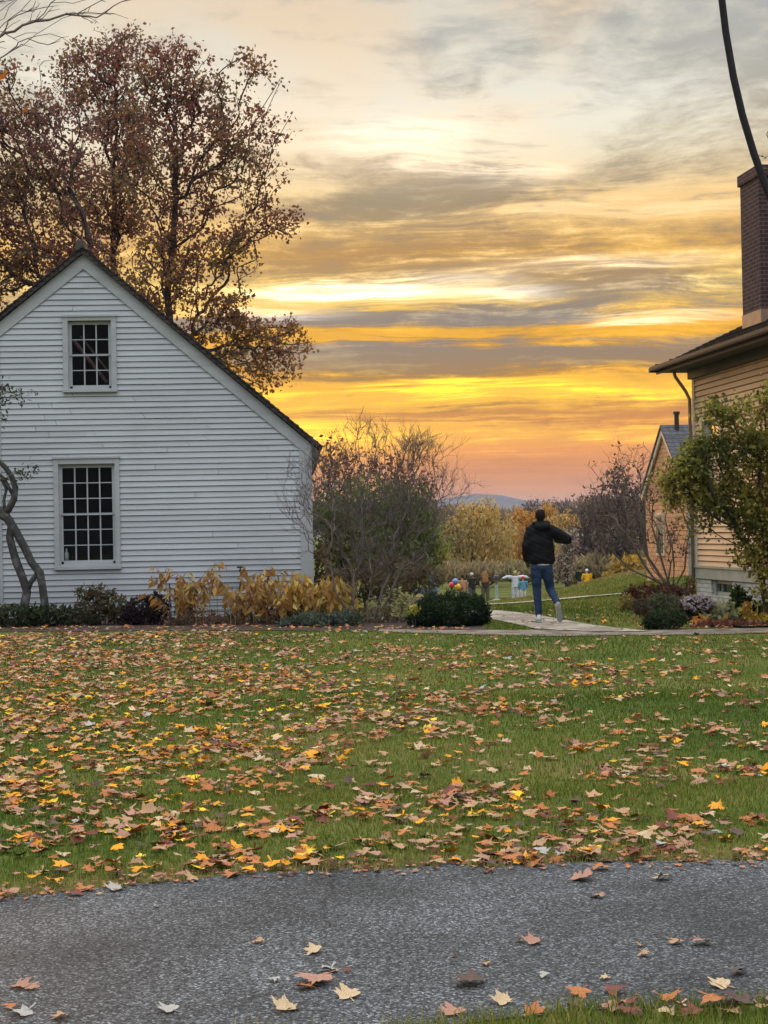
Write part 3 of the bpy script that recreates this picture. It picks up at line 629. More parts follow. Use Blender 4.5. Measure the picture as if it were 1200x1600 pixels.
offp = lambda x, y: ((y > np.interp(x, pa[:, 0], pa[:, 1]) + .1) | (x < 1.0)) & (np.abs(y - np.interp(x, qa[:, 0], qa[:, 1])) > 2.5)
grass('garden_grass', [blades(0, 0, 0, .05, .004, 5, farl, farg), blades(0, 0, 0, .10, .004, 6, None, mdg), blades(0, 0, 0, .05, .003, 7, tri_, trg), blades(0, 0, 0, .08, .004, 8, offp, bkg)], 'green garden grass beyond the flagstone path')

# ------------------------------------------------------------------ fallen leaves
half = [(0, .98), (6, .82), (13, .84), (23, .56), (34, .74), (43, .76), (49, .92), (57, .76), (66, .72), (78, .50), (92, .62), (104, .74), (114, .58), (140, .46), (165, .34)]
OUT = [(a, r) for a, r in half] + [(180, .14)] + [(-a, r) for a, r in reversed(half[1:])]
OA = np.radians([a for a, r in OUT]); OR = np.array([r for a, r in OUT]); NO = len(OUT)
def leaf_shape(seed, curl, ring=True):
    """unit maple leaf (tip at +y) with its own curl; rows: centre, ring, outline, stem"""
    rg = np.random.default_rng(seed)
    def pt(a, r): return np.stack([np.sin(a) * r * .95, np.cos(a) * r, np.zeros_like(a)], -1)
    o = pt(OA, OR * rg.uniform(.8, 1.1, NO) * (1 + .15 * np.sin(OA + rg.uniform(0, 6)))); mid = o * .5
    pts = np.vstack([np.zeros((1, 3)), mid, o, [[-.02, -.1, 0], [.02, -.1, 0], [.10 * rg.normal() + .015, -.75, .02], [.10 * rg.normal() - .015, -.75, .02]]])
    x, y = pts[:, 0], pts[:, 1]; rr_ = np.hypot(x, y); a = np.arctan2(x, y)
    ph = rg.uniform(0, 6.28, 3); ax = rg.uniform(0, 3.14); s = x * np.cos(ax) + y * np.sin(ax)
    t2_ = -x * np.sin(ax) + y * np.cos(ax)
    pts[:, 2] += curl * (.16 * np.sin(3.1 * s + ph[0]) * np.sin(2.7 * t2_ + ph[1]) + .09 * np.sin(7 * t2_ + ph[2]) * rr_ + .3 * np.abs(t2_) * np.sign(rg.normal()) + .55 * s * s + .16 * rr_ ** 2 * np.sin(2 * a + ph[0]) * 1.5 + .14 * rr_ ** 2 * np.sin(5 * a + ph[1])) + .03 * np.cos(a * 5) * rr_
    F3 = []
    for i in range(NO):
        j = (i + 1) % NO; F3 += [(0, 1 + i, 1 + j), (1 + i, 1 + NO + i, 1 + NO + j), (1 + i, 1 + NO + j, 1 + j)]
    s0 = 1 + 2 * NO; F3 += [(s0, s0 + 1, s0 + 2), (s0, s0 + 2, s0 + 3)]
    pts[:, 2] *= .62; pts[:, 2] -= pts[:, 2].min(); return pts, np.array(F3)
LCOL = {'tan': (.46, .27, .145), 'pale beige': (.58, .42, .25), 'rusty orange': (.47, .17, .055), 'dark red': (.20, .055, .04), 'bright orange': (.80, .34, .02), 'yellow': (.82, .56, .04), 'dark brown': (.11, .065, .05), 'pinkish brown': (.42, .22, .15), 'silvery grey': (.42, .40, .36)}
LN = list(LCOL); LW = np.array([.27, .10, .25, .11, .06, .018, .09, .15, .01]); LW = LW / LW.sum()
LMAT = {}
for n in LN:
    c = LCOL[n]; m_ = mat('leaf_' + n.replace(' ', '_'), tuple(x * 1.05 for x in c), tuple(x * .55 for x in c), 14, .7, .3, 60, lo=.4, hi=.72); LMAT[n] = m_
SHAPES = [leaf_shape(40 + k, cu) for k, cu in enumerate((.3, .6, .85, 1.15, .75, 1.5))]
LMESH = {}
def leaf_obj(x, y, size, k, cname, rot, tilt, tdir, lift, label, group):
    key = (k, cname)
    if key not in LMESH:
        me = mesh_np('fallen_leaf', SHAPES[k][0], SHAPES[k][1], smooth=True); me.materials.append(LMAT[cname]); LMESH[key] = me
    o = bpy.data.objects.new('fallen_leaf', LMESH[key]); COL.objects.link(o)
    o.location = (x, y, float(H(x, y)) + lift); o.scale = (size,) * 3
    o.rotation_euler = (Matrix.Rotation(tilt, 3, Vector((math.cos(tdir), math.sin(tdir), 0))) @ Matrix.Rotation(rot, 3, 'Z')).to_euler()
    tag(o, label, 'leaf', group); return o
# leaves on the asphalt: (px, py, radius m, colour, shape, words)
road = [(500, 1540, .105, 'pinkish brown', 1, 'large folded brown leaf with a long stem on the drive, biggest of its cluster'),
 (478, 1550, .05, 'rusty orange', 2, 'small rust leaf tucked under the large folded leaf on the drive'),
 (545, 1563, .062, 'pale beige', 4, 'pale cream green leaf with its stem towards the lens on the drive'),
 (515, 1521, .05, 'silvery grey', 3, 'thin grey curled leaf just behind the large folded brown leaf'),
 (543, 1522, .022, 'dark red', 1, 'tiny purplish leaf scrap right of the large folded leaf'),
 (493, 1492, .055, 'pale beige', 2, 'spiky cream leaf alone on the drive behind the folded leaf cluster'),
 (404, 1477, .035, 'tan', 5, 'small tan leaf sliver alone on the left half of the drive'),
 (448, 1584, .06, 'pale beige', 3, 'silvery white leaf curled over a dark one at the lower edge of the drive'),
 (738, 1542, .09, 'dark brown', 2, 'large dark brown curled leaf alone at the middle of the drive'),
 (758, 1512, .028, 'tan', 1, 'small tan leaf just above the large dark brown curled leaf'),
 (812, 1475, .03, 'dark brown', 5, 'dark curled leaf bit beside a pinkish leaf mid drive'),
 (836, 1479, .05, 'pinkish brown', 3, 'pinkish leaf with a dark curled bit at its left mid drive'),
 (1054, 1479, .045, 'tan', 5, 'oval tan leaf, left one of the pair at the right of the drive'),
 (1095, 1479, .055, 'pinkish brown', 1, 'star shaped brown leaf, right one of the pair on the drive'),
 (999, 1482, .025, 'tan', 2, 'tiny orange tan leaf behind a rounded one on the right of the drive'),
 (1006, 1496, .035, 'tan', 5, 'rounded tan leaf in front of a tinier one on the right of the drive'),
 (849, 1530, .03, 'silvery grey', 5, 'small grey green oval leaf mid drive below the pinkish leaf'),
 (947, 1535, .03, 'pale beige', 5, 'small pale oval leaf near the verge tuft on the drive'),
 (1130, 1546, .055, 'pale beige', 4, 'pale flat leaf close to the right verge grass'),
 (1153, 1526, .045, 'dark brown', 2, 'dark curled leaf above the pale one by the right verge'),
 (905, 1379, .09, 'pinkish brown', 4, 'wide brown leaf over a white one by the far edge of the drive'),
 (1034, 1377, .065, 'pale beige', 5, 'white sliver leaf at the right near the far edge of the drive'),
 (931, 1406, .045, 'pinkish brown', 3, 'small pink leaf below the wide brown leaf on the drive'),
 (937, 1362, .065, 'rusty orange', 2, 'orange red leaf standing up at the far edge of the drive, right of centre'),
 (833, 1354, .07, 'rusty orange', 3, 'red orange leaf at the far edge of the drive, second from the right'),
 (365, 1373, .065, 'rusty orange', 2, 'bright rust leaf at the far edge of the drive, left of centre'),
 (118, 1403, .055, 'dark red', 2, 'deep red leaf on the left far edge of the drive'),
 (135, 1394, .06, 'rusty orange', 4, 'rust leaf touching a deep red leaf on the left of the drive'),
 (184, 1395, .06, 'silvery grey', 3, 'grey curled leaf at the left far edge of the drive'),
 (28, 1548, .05, 'pinkish brown', 3, 'brown leaf of a touching pair at the left edge of the drive, left one'),
 (50, 1550, .04, 'pinkish brown', 2, 'brown leaf of a touching pair at the left edge of the drive, right one'),
 (14, 1580, .035, 'rusty orange', 5, 'small rust leaf in the lower left of the drive'),
 (40, 1588, .05, 'silvery grey', 3, 'greyish curled leaf in the lower left of the drive'),
 (267, 1585, .05, 'silvery grey', 4, 'grey flat leaf at the bottom edge of the drive'),
 (98, 1596, .05, 'tan', 2, 'tan leaf at the bottom left edge of the drive'),
 (245, 1421, .022, 'silvery grey', 5, 'tiny grey leaf alone on the left far part of the drive'),
 (430, 1536, .03, 'silvery grey', 5, 'small dark grey leaf left of the folded leaf cluster'),
 (710, 1500, .022, 'dark brown', 5, 'tiny brown leaf with a thin stem mid drive'),
 (1040, 1566, .055, 'rusty orange', 3, 'rust leaf caught in the verge tuft at the lower right'),
 (960, 1556, .06, 'dark red', 2, 'dark red leaf on top of the verge tuft'),
 (905, 1558, .06, 'rusty orange', 2, 'orange leaf on the left end of the verge tuft'),
 (1115, 1585, .07, 'rusty orange', 1, 'orange leaf in the verge grass at the bottom right'),
 (1160, 1582, .08, 'dark brown', 3, 'brown rolled leaf in the verge grass at the bottom right'),
 (710, 1590, .06, 'pinkish brown', 4, 'brown leaf at the bottom edge where the verge begins'),
 (790, 1572, .05, 'pale beige', 3, 'pale curled leaf at the left tip of the verge grass')]
for (px, py, s, cn, k, lab) in road:
    g = G(px, py); leaf_obj(g[0], g[1], s, k, cn, random.uniform(0, 6.28), random.uniform(.05, .3), random.uniform(0, 6.28), .012 if g[1] > drive_near_y(g[0]) else .04, lab, 'fallen leaves on the drive')
# leaves on the lawn
N = 23000; yy = 5.8 + 18 * RNG.uniform(size=N) ** .8; xx = (RNG.uniform(size=N) - .5) * (.56 * (yy + .5) + 4)
ang = xx / yy
drift = np.sin(xx * 5.3 + 2 * np.sin(yy * 2.1)) * np.sin(yy * 3.7 + 1.5 * np.sin(xx * 2.9)) + .6 * np.sin(xx * 9.1 + yy * 2) * np.sin(yy * 6.3 - xx)
dens = .54 + .38 * drift - 1.95 * ang * (1 - .5 * sstep(9, 6, yy)) + .26 * np.sin(xx * 1.7 + 1) * np.sin(yy * 1.1) + .2 * np.sin(xx * 3.1 + yy * 2.3) + .14 * np.sin(yy * 4.7 - xx * 2)
dens = dens + .5 * np.exp(-((yy - drive_far_y(xx)) / .3) ** 2) + .55 * np.exp(-((ang - .2) / .1) ** 2) * np.exp(-((yy - drive_far_y(xx)) / 1.3)) - .5 * sstep(15, 23, yy) * (ang > -.1) - .12 * sstep(16, 23, yy)
keep = (RNG.uniform(size=N) < np.clip(dens, .06, 1)) & onlawn(xx, yy)
xx, yy = xx[keep], yy[keep]
hv = RNG.choice(len(xx), int(len(xx) * .16), replace=False); k3 = RNG.integers(2, 5, len(hv)); hx_ = np.repeat(xx[hv], k3) + RNG.normal(size=k3.sum()) * .085; hy_ = np.repeat(yy[hv], k3) + RNG.normal(size=k3.sum()) * .1
ok_ = onlawn(hx_, hy_); xx = np.r_[xx, hx_[ok_]]; yy = np.r_[yy, hy_[ok_]]
# scattered leaves beyond the walk and along the bed
ex = RNG.uniform(-7.5, 1.2, 380); ey = np.interp(ex, fa[:, 0], fa[:, 1]) + np.abs(RNG.normal(size=380)) * .5
ex = np.r_[ex, RNG.uniform(3.6, 6.5, 120)]; ey = np.r_[ey, np.interp(ex[380:], fa[:, 0], fa[:, 1]) + .1 + np.abs(RNG.normal(size=120)) * .5]
fx = RNG.uniform(2, 7.5, 420); fy = 24 + 12 * RNG.uniform(size=420) ** 1.4
xx = np.r_[xx, ex, fx]; yy = np.r_[yy, ey, fy]
cx_ = RNG.uniform(-2.6, 2.6, 600); cy_ = drive_far_y(cx_) + RNG.normal(size=600) * .09 + .03
vx = RNG.uniform(.35, 1.45, 20); vy = drive_near_y(vx) - np.abs(RNG.normal(size=20)) * .12; xx = np.r_[xx, vx, cx_]; yy = np.r_[yy, vy, cy_]
n = len(xx); ci = RNG.choice(len(LN), n, p=LW)
lefty = (xx / yy < -.03) & (yy < 16) & (RNG.uniform(size=n) < .26); ci[lefty] = RNG.choice([2, 2, 4, 4, 5, 0], lefty.sum())
sz = RNG.uniform(.028, .066, n) * np.where(RNG.uniform(size=n) < .12, 1.3, 1); sz[-600:] = RNG.uniform(.012, .026, 600); shp = RNG.integers(0, 6, n); rot = RNG.uniform(0, 6.28, n); tl = np.abs(RNG.normal(size=n)) * .2; td = RNG.uniform(0, 6.28, n); lf = RNG.uniform(.006, .034, n); tl[-600:] *= .5; lf[-600:] = .012; ci[-600:] = RNG.choice([0, 2, 3, 6, 7], 600)
infr = np.abs(xx / yy) < .255
order = np.argsort(np.where(infr & (yy < 60), yy / sz, 1e9)); indiv = set(order[:255].tolist())
def region(x, y):
    a = x / y; d = y - drive_far_y(x)
    side = 'left' if a < -.085 else ('right' if a > .085 else 'middle')
    if y < drive_near_y(x) + .05: return 'in the near verge, bottom right'
    row = 'along the asphalt edge' if d < .35 else ('one step beyond the asphalt' if d < .9 else ('two steps beyond the asphalt' if d < 1.6 else 'far beyond the asphalt'))
    return f'{row}, {side}'
SH = ['flat', 'slightly curled', 'curled', 'cupped', 'wavy', 'rolled up']
for q in indiv:
    leaf_obj(xx[q], yy[q], float(sz[q]), int(shp[q]), LN[ci[q]], rot[q], min(tl[q], .7), td[q], lf[q], f'{SH[shp[q]]} {LN[ci[q]]} leaf in grass {region(xx[q], yy[q])}', 'fallen leaves on the lawn')
def leafstuff(name, ids, label):
    Vs, Fs, Cs = [], [], []; off = 0
    for q in ids:
        p, f = SHAPES[shp[q]]
        if yy[q] > 12: sel = np.r_[0, 1 + NO + np.arange(NO)]; p = p[sel]; f = np.array([(0, 1 + i, 1 + (i + 1) % NO) for i in range(NO)])
        c, s = math.cos(rot[q]), math.sin(rot[q]); R = np.array(Matrix.Rotation(tl[q], 3, Vector((math.cos(td[q]), math.sin(td[q]), 0)))) @ np.array([[c, -s, 0], [s, c, 0], [0, 0, 1]])
        Vs.append(p @ R.T * sz[q] + np.array([xx[q], yy[q], float(H(xx[q], yy[q])) + lf[q]])); Fs.append(f + off); off += len(p)
        Cs.append(np.repeat(np.array([LCOL[LN[ci[q]]]]) * RNG.uniform(.65, 1.15), len(p), 0))
    tag(link(name, mesh_np(name, np.vstack(Vs), np.vstack(Fs), np.vstack(Cs)), M_dry), label, 'leaves', kind='stuff')
leafstuff('leaf_litter', [q for q in range(n) if q not in indiv], 'brown and yellow maple leaves strewn over the farther lawn')

# ------------------------------------------------------------------ houses
def clapboards(mb, M, z0, z1, xl, xr, step, holes, out=.02, gap=.010):
    """saw-tooth courses; xl(z), xr(z) limits; holes: (x0,x1,z0,z1)"""
    k = 0; z = z0; out_ = out
    while z < z1 - 1e-4:
        t = min(z + step, z1)
        a0, a1, b0, b1 = xl(z), xr(z), xl(t), xr(t)
        segs = [(a0, a1, b0, b1)]
        for (h0, h1, hz0, hz1) in holes:
            if t > hz0 and z < hz1:
                ns = []
                for (p0, p1, q0, q1) in segs:
                    if h0 >= max(p1, q1) or h1 <= min(p0, q0): ns.append((p0, p1, q0, q1)); continue
                    ns.append((p0, h0, q0, h0)); ns.append((h1, p1, h1, q1))
                segs = ns
        for (p0, p1, q0, q1) in segs:
            if p1 - p0 < .01 and q1 - q0 < .01: continue
            n_ = max(1, int((p1 - p0) / 2.2 + RNG.uniform(0, 1))); jz = [RNG.normal() * .0012 for _ in range(n_ + 1)]; cut = [0] + sorted(RNG.uniform(.12, .88, n_ - 1).tolist()) + [1]
            for i in range(n_):
                f0, f1 = cut[i], cut[i + 1]
                out = out_ + RNG.uniform(-.003, .003)
                x0, x1 = p0 + (p1 - p0) * f0, p0 + (p1 - p0) * f1; y0, y1 = q0 + (q1 - q0) * f0, q0 + (q1 - q0) * f1
                if i < n_ - 1: x1 -= .006; y1 -= .006
                mb.quad(M(x0, z + jz[i], out), M(x1, z + jz[i + 1], out), M(y1, t - gap, .002), M(y0, t - gap, .002))
                mb.quad(M(x0, z + jz[i], -.004), M(x1, z + jz[i + 1], -.004), M(x1, z + jz[i + 1], out), M(x0, z + jz[i], out))
                mb.quad(M(x0, z + jz[i], -.004), M(x1, z + jz[i + 1], -.004), M(x1, z - gap - .002, -.03), M(x0, z - gap - .002, -.03))
        z = t; k += 1
def window(M, parent, cx, cz, ow, oh, gw, gh, nxp, nyp, mtrim, label=None, sill=True):
    """double-hung window: casing (part) > upper and lower sash, panes"""
    mb = MB(); a0, a1, b0, b1 = cx - ow / 2, cx + ow / 2, cz - oh / 2, cz + oh / 2
    g0, g1, h0, h1 = cx - gw / 2, cx + gw / 2, cz - gh / 2, cz + gh / 2; e = .06
    mb.fbox(M, a0, g0 - e, b0 + .05, b1 - .002, -.02, .045); mb.fbox(M, g1 + e, a1, b0 + .05, b1 - .002, -.02, .045)
    mb.fbox(M, g0 - e + .001, g1 + e - .001, h1 + e, b1 - .006, -.02, .042); mb.fbox(M, a0 - .02, a1 + .02, b1, b1 + .035, -.02, .065)
    if sill: mb.fbox(M, a0 - .01, a1 + .01, b0, b0 + .048, -.05, .075); mb.fbox(M, g0 - e + .001, g1 + e - .001, b0 + .05, h0 - e, -.05, .03)
    # jamb liners
    mb.fbox(M, g0 - e - .02, g0 - e + .018, h0 - e, h1 + e, -.1, -.021); mb.fbox(M, g1 + e - .018, g1 + e + .02, h0 - e, h1 + e, -.1, -.021)
    wn_ = mb.build('window', mtrim, parent)
    if label: wn_['label'] = label
    zm = (h0 + h1) / 2
    for (s0, s1, c0) in ((zm, h1, -.04), (h0, zm, -.065)):
        sm = MB(); fr = .045; mt = .017
        sm.fbox(M, g0 - .05, g0, s0 - .012, s1 + (.05 if c0 > -.05 else 0), c0 - .03, c0); sm.fbox(M, g1, g1 + .05, s0 - .012, s1 + (.05 if c0 > -.05 else 0), c0 - .03, c0)
        top_ = s1 + (.055 if s1 > zm + .01 else .02); bot_ = s0 - (.06 if s0 < zm - .01 else .02)
        sm.fbox(M, g0 + .001, g1 - .001, s1 - .006, top_, c0 - .03, c0 - .002); sm.fbox(M, g0 + .001, g1 - .001, bot_, s0 + .006, c0 - .03, c0 - .002)
        for i in range(1, nxp):
            x = g0 + (g1 - g0) * i / nxp; sm.fbox(M, x - mt / 2 * 1.3, x + mt / 2 * 1.3, s0 + .007, s1 - .007, c0 - .026, c0 - .006)
        for i in range(1, nyp):
            z = s0 + (s1 - s0) * i / nyp; sm.fbox(M, g0 + .002, g1 - .002, z - mt / 2, z + mt / 2, c0 - .024, c0 - .008)
        sm.build('sash', mtrim, wn_)
        gm = MB(); gm.quad(M(g0, s0, c0 - .016), M(g1, s0, c0 - .016), M(g1, s1, c0 - .016), M(g0, s1, c0 - .016)); gm.build('pane', M_glass, wn_)
    return (g0 - e - .005, g1 + e + .005, h0 - e, h1 + e), wn_

# --- white clapboard house
YH = 27.8
ap = P(130, 389, YH); er = P(501, 697, YH); el_ = P(0, 497, YH); cr = P(488, 850, YH); cl_ = P(-5, 880, YH)
sr = (ap[2] - er[2]) / (er[0] - ap[0]); sl = (ap[2] - el_[2]) / (ap[0] - el_[0])
XR, XL, XA, ZA = cr[0], cl_[0], ap[0], ap[2]
DEP = 9.0
house = thing('clapboard_house', 'white clapboard house with steep gable and small paned windows', 'house', (XA, YH, 0))
MW = lambda a, b, c: (a, YH - c, b)
RT = .10 # roof thickness (vertical)
def zroof(x): return ZA - RT - (sr * (x - XA) if x > XA else sl * (XA - x))
def xl(z): return max(XL, XA - (ZA - RT - .02 - z) / sl)
def xr(z): return min(XR, XA + (ZA - RT - .02 - z) / sr)
def pxrect(x0, y0, x1, y1, Yd):
    c = P((x0 + x1) / 2, (y0 + y1) / 2, Yd); return c[0], c[2], (x1 - x0) / F * Yd, (y1 - y0) / F * Yd
holes = []
uc = pxrect(98, 494, 181, 612, YH); ug = pxrect(112, 506, 169, 602, YH)
lc = pxrect(84, 716, 186, 889, YH); lg_ = pxrect(98, 730, 175, 876, YH)
h_, w1 = window(MW, house, ug[0], ug[1], uc[2], uc[3], ug[2], ug[3], 3, 2, M_trim, 'small attic window with twelve panes'); holes.append(h_)
h_, w2 = window(MW, house, lg_[0], lg_[1], lc[2], lc[3], lg_[2], lg_[3], 4, 3, M_trim, 'tall ground floor window with twenty four panes'); holes.append(h_)
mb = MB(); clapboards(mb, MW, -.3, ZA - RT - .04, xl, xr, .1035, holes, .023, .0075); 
# plain other walls
zl, zr = zroof(XL), zroof(XR)
mb.quad((XR, YH, -.3), (XR, YH + DEP, -.3), (XR, YH + DEP, zr), (XR, YH, zr)); mb.quad((XL, YH, -.3), (XL, YH + DEP, -.3), (XL, YH + DEP, zl), (XL, YH, zl))
mb.quad((XL, YH + DEP, -.3), (XR, YH + DEP, -.3), (XR, YH + DEP, zr), (XA, YH + DEP, ZA - RT), (XL, YH + DEP, zl))
mb.build('wall', M_white, house)
# dark rooms just behind the windows
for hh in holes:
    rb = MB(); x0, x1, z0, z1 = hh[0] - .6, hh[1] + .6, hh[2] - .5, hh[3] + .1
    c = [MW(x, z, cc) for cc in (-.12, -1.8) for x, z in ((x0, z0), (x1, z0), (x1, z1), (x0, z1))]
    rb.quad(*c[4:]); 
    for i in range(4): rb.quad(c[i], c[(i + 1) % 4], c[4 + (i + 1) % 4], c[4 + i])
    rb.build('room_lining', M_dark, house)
br = MB(); a = P(117, 532, YH + .3); b = P(168, 597, YH + .3); br.tube([a, b], .035, 6); br.tube([a + np.array([.1, .15, .1]), b + np.array([.1, .15, .1])], .02, 6); br.build('attic_brace', mat('pink_brown_timber', (.34, .2, .17), (.24, .14, .12), 8), house)
bo = MB(); p = P(104, 868, YH + .12)
bo.tube([p + np.array([0, 0, -.12]), p, p + np.array([0, 0, .05]), p + np.array([0, 0, .07]), p + np.array([0, 0, .13])], [.04, .042, .035, .016, .015], 10)
o = bo.build('bottle', mat('milky_glass', (.5, .5, .48), (.42, .42, .4), 5, .3), None, p + np.array([0, 0, -.12]), True); tag(o, 'white bottle standing inside the lower left window pane', 'bottle')
# corner boards
for x0, x1, zt in ((XR - .215, XR + .012, zroof(XR) - .015), (XL - .012, XL + .13, zroof(XL) - .01)):
    cb = MB(); cb.fbox(MW, x0, x1, -.3, zt, -.01, .032); cb.build('corner_board', M_trim, house)
# rake boards
th = .265
for s, xe in ((sr, er[0] - .13), (-sl, XL - .1)):
    z_at = lambda x: ZA - RT - abs(s) * abs(x - XA)
    pts = [MW(XA, ZA - RT, 0), MW(xe, z_at(xe), 0), MW(xe, z_at(xe) - th, 0), MW(XA, ZA - RT - th, 0)]
    rk = MB(); rk.prism(pts, np.array([0, -.042 if s > 0 else -.039, 0])); rk.build('rake_board', M_trim, house)
# roof slabs
for s, xe in ((sr, er[0]), (-sl, XL - .16)):
    ze = ZA - abs(s) * abs(xe - XA); rf = MB()
    rf.prism([(XA, YH - .13, ZA), (xe, YH - .13, ze), (xe, YH - .13, ze - RT * .75), (XA, YH - .13, ZA - RT)], np.array([0, DEP + .26, 0]))
    # ragged shingle courses along the verge
    nsh = int(abs(xe - XA) / .085)
    for i in range(nsh):
        x = XA + (xe - XA) * (i + .5) / nsh; zz = ZA - abs(s) * abs(x - XA); u = np.array([math.copysign(1, xe - XA), 0, -abs(s)]); u /= np.linalg.norm(u); nn = np.array([abs(s) * math.copysign(1, xe - XA), 0, 1.0]); nn /= np.linalg.norm(nn)
        c = np.array([x, YH - .14 - random.uniform(0, .015), zz]); t_ = .028 + random.uniform(0, .012)
        rf.box8([c - u * .08 + nn * .001, c + u * .08 + nn * .006, c + u * .08 + nn * .006 + np.array([0, 1.2, 0]), c - u * .08 + nn * .001 + np.array([0, 1.2, 0]),
                 c - u * .08 + nn * .012, c + u * .08 + nn * t_, c + u * .08 + nn * t_ + np.array([0, 1.2, 0]), c - u * .08 + nn * .012 + np.array([0, 1.2, 0])])
    rf.build('roof', M_shingle, house)
hc_ = P(139, 376, YH + 3.2); hm = MB(); hm.box8([(hc_[0] + dx, YH + 3.2 + dy, z_) for z_ in (ZA - .3, hc_[2]) for dx, dy in ((-.09, 0), (.09, 0), (.09, .3), (-.09, .3))]); hm.build('chimney', M_soffit, house)
# boxed eave on the right
ev = MB(); ze = zroof(XR)
ev.prism([(XR + .014, YH - .09, ze + .02), (er[0] - .03, YH - .09, er[2] - .1), (er[0] - .05, YH - .09, er[2] - .18), (XR + .014, YH - .09, ze - .26)], np.array([0, DEP + .1, 0]))
ev.build('eave', M_soffit, house); house.rotation_euler = (0, 0, .056)

# --- right-hand peach house
A3 = P(1088, 800, 31.0); th_ = .140; U = np.array([math.sin(th_), -math.cos(th_), 0]); Nn = np.array([-math.cos(th_), -math.sin(th_), 0]); 
ph = thing('peach_house', 'peach clapboard house with white brick foundation and red brick chimney', 'house', (A3[0], A3[1], 0))
MR = lambda a, b, c: tuple(np.array([A3[0], A3[1], 0]) + U * a + Nn * c + np.array([0, 0, b]))
ec = P(1030, 577, 31.4); ZE = ec[2]           # gutter lip height
OV = .58; WLEN = 11.0; WW = 8.0
zbot = P(1090, 884, 31)[2]; zfr = P(1090, 903, 31)[2]
ph_holes = []
hh_, _ = window(MR, ph, 1.0, P(1115, 715, 30)[2], 1.15, 1.7, .8, 1.35, 2, 1, M_cream, 'sash window half hidden behind the leafy tree'); ph_holes.append(hh_)
hh_, _ = window(MR, ph, 4.6, P(1115, 715, 30)[2], 1.15, 1.7, .8, 1.35, 2, 1, M_cream); ph_holes.append(hh_)
ph_holes_up = list(ph_holes)
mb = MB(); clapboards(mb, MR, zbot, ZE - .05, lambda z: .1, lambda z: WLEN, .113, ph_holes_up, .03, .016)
f4 = lambda a, b, c: MR(a, b, c)
mb.quad(f4(0, -.5, 0), f4(0, -.5, -WW), f4(0, ZE, -WW), f4(0, ZE, 0)); mb.quad(f4(WLEN, -.5, 0), f4(WLEN, -.5, -WW), f4(WLEN, ZE, -WW), f4(WLEN, ZE, 0)); mb.quad(f4(0, -.5, -WW), f4(WLEN, -.5, -WW), f4(WLEN, ZE, -WW), f4(0, ZE, -WW))
mb.build('wall', M_peach, ph)
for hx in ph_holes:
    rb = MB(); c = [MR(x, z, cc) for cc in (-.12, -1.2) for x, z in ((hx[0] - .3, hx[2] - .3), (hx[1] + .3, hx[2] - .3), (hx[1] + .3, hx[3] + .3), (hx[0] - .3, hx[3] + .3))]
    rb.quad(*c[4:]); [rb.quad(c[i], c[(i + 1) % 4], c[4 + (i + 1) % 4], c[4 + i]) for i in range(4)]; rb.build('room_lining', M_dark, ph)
cb = MB(); cb.fbox(MR, -.02, .1, zbot, ZE - .05, -.1, .034); cb.build('corner_board', M_cream, ph)
tb = MB(); tb.fbox(MR, -.03, WLEN, zfr, zbot - .002, -.05, .05); tb.fbox(MR, -.04, WLEN, zbot - .03, zbot + .012, -.05, .075); tb.build('water_table', M_greytrim, ph)
cwx0, cwx1 = .82, 1.95
fd = MB(); zf0 = -.5; wz0 = .12
fd.fbox(MR, -.01, cwx0, zf0, zfr - .002, -.3, .02); fd.fbox(MR, cwx1, WLEN, zf0, zfr - .002, -.3, .02); fd.fbox(MR, cwx0, cwx1, zf0, wz0, -.3, .018); fd.build('foundation', M_wbrick, ph)
cw = MB(); cw.fbox(MR, cwx0 + .002, cwx0 + .16, wz0, zfr - .004, -.2, -.02); cw.fbox(MR, cwx1 - .1, cwx1 - .002, wz0, zfr - .004, -.2, -.02); cw.fbox(MR, cwx0 + .16, cwx1 - .1, wz0, wz0 + .08, -.2, -.04); cw.fbox(MR, cwx0 + .16, cwx1 - .1, zfr - .08, zfr - .004, -.2, -.04); cw.fbox(MR, cwx0 + .36, cwx0 + .40, wz0 + .08, zfr - .08, -.16, -.06)
cwo = cw.build('cellar_window', M_greytrim, ph); gm = MB(); gm.quad(MR(cwx0 + .15, wz0 + .07, -.1), MR(cwx1 - .1, wz0 + .07, -.1), MR(cwx1 - .1, zfr - .07, -.1), MR(cwx0 + .15, zfr - .07, -.1)); gm.build('pane', M_glass, cwo)
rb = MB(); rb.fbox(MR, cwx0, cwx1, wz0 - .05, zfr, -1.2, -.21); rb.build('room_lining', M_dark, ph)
# hip roof with gutter and soffit
PT = .50; zroofe = ZE + .05
i0 = (-OV, OV); run = WW / 2 + OV
mbr = MB()
e1 = MR(-OV, zroofe, OV); e2 = MR(WLEN + OV, zroofe, OV); e3 = MR(WLEN + OV, zroofe, -WW - OV); e4 = MR(-OV, zroofe, -WW - OV)
r1_ = MR(-OV + run, zroofe + run * PT, -WW / 2); r2_ = MR(WLEN + OV - run, zroofe + run * PT, -WW / 2)
nsub = 44
def face_courses(p0, p1, q0, q1):
    """roof face as stepped shingle courses from eave p0-p1 to ridge q0-q1"""
    p0, p1, q0, q1 = map(np.array, (p0, p1, q0, q1)); nrm = np.cross(p1 - p0, q0 - p0); nrm /= np.linalg.norm(nrm); nrm = nrm if nrm[2] > 0 else -nrm
    for k in range(nsub):
        t0, t1 = k / nsub, (k + 1) / nsub; a, b, c, d = p0 + (q0 - p0) * t0, p1 + (q1 - p1) * t0, p1 + (q1 - p1) * t1, p0 + (q0 - p0) * t1
        mbr.quad(a + nrm * .02, b + nrm * .02, c + nrm * .002, d + nrm * .002); mbr.quad(a + nrm * -.01, b + nrm * -.01, b + nrm * .02, a + nrm * .02)
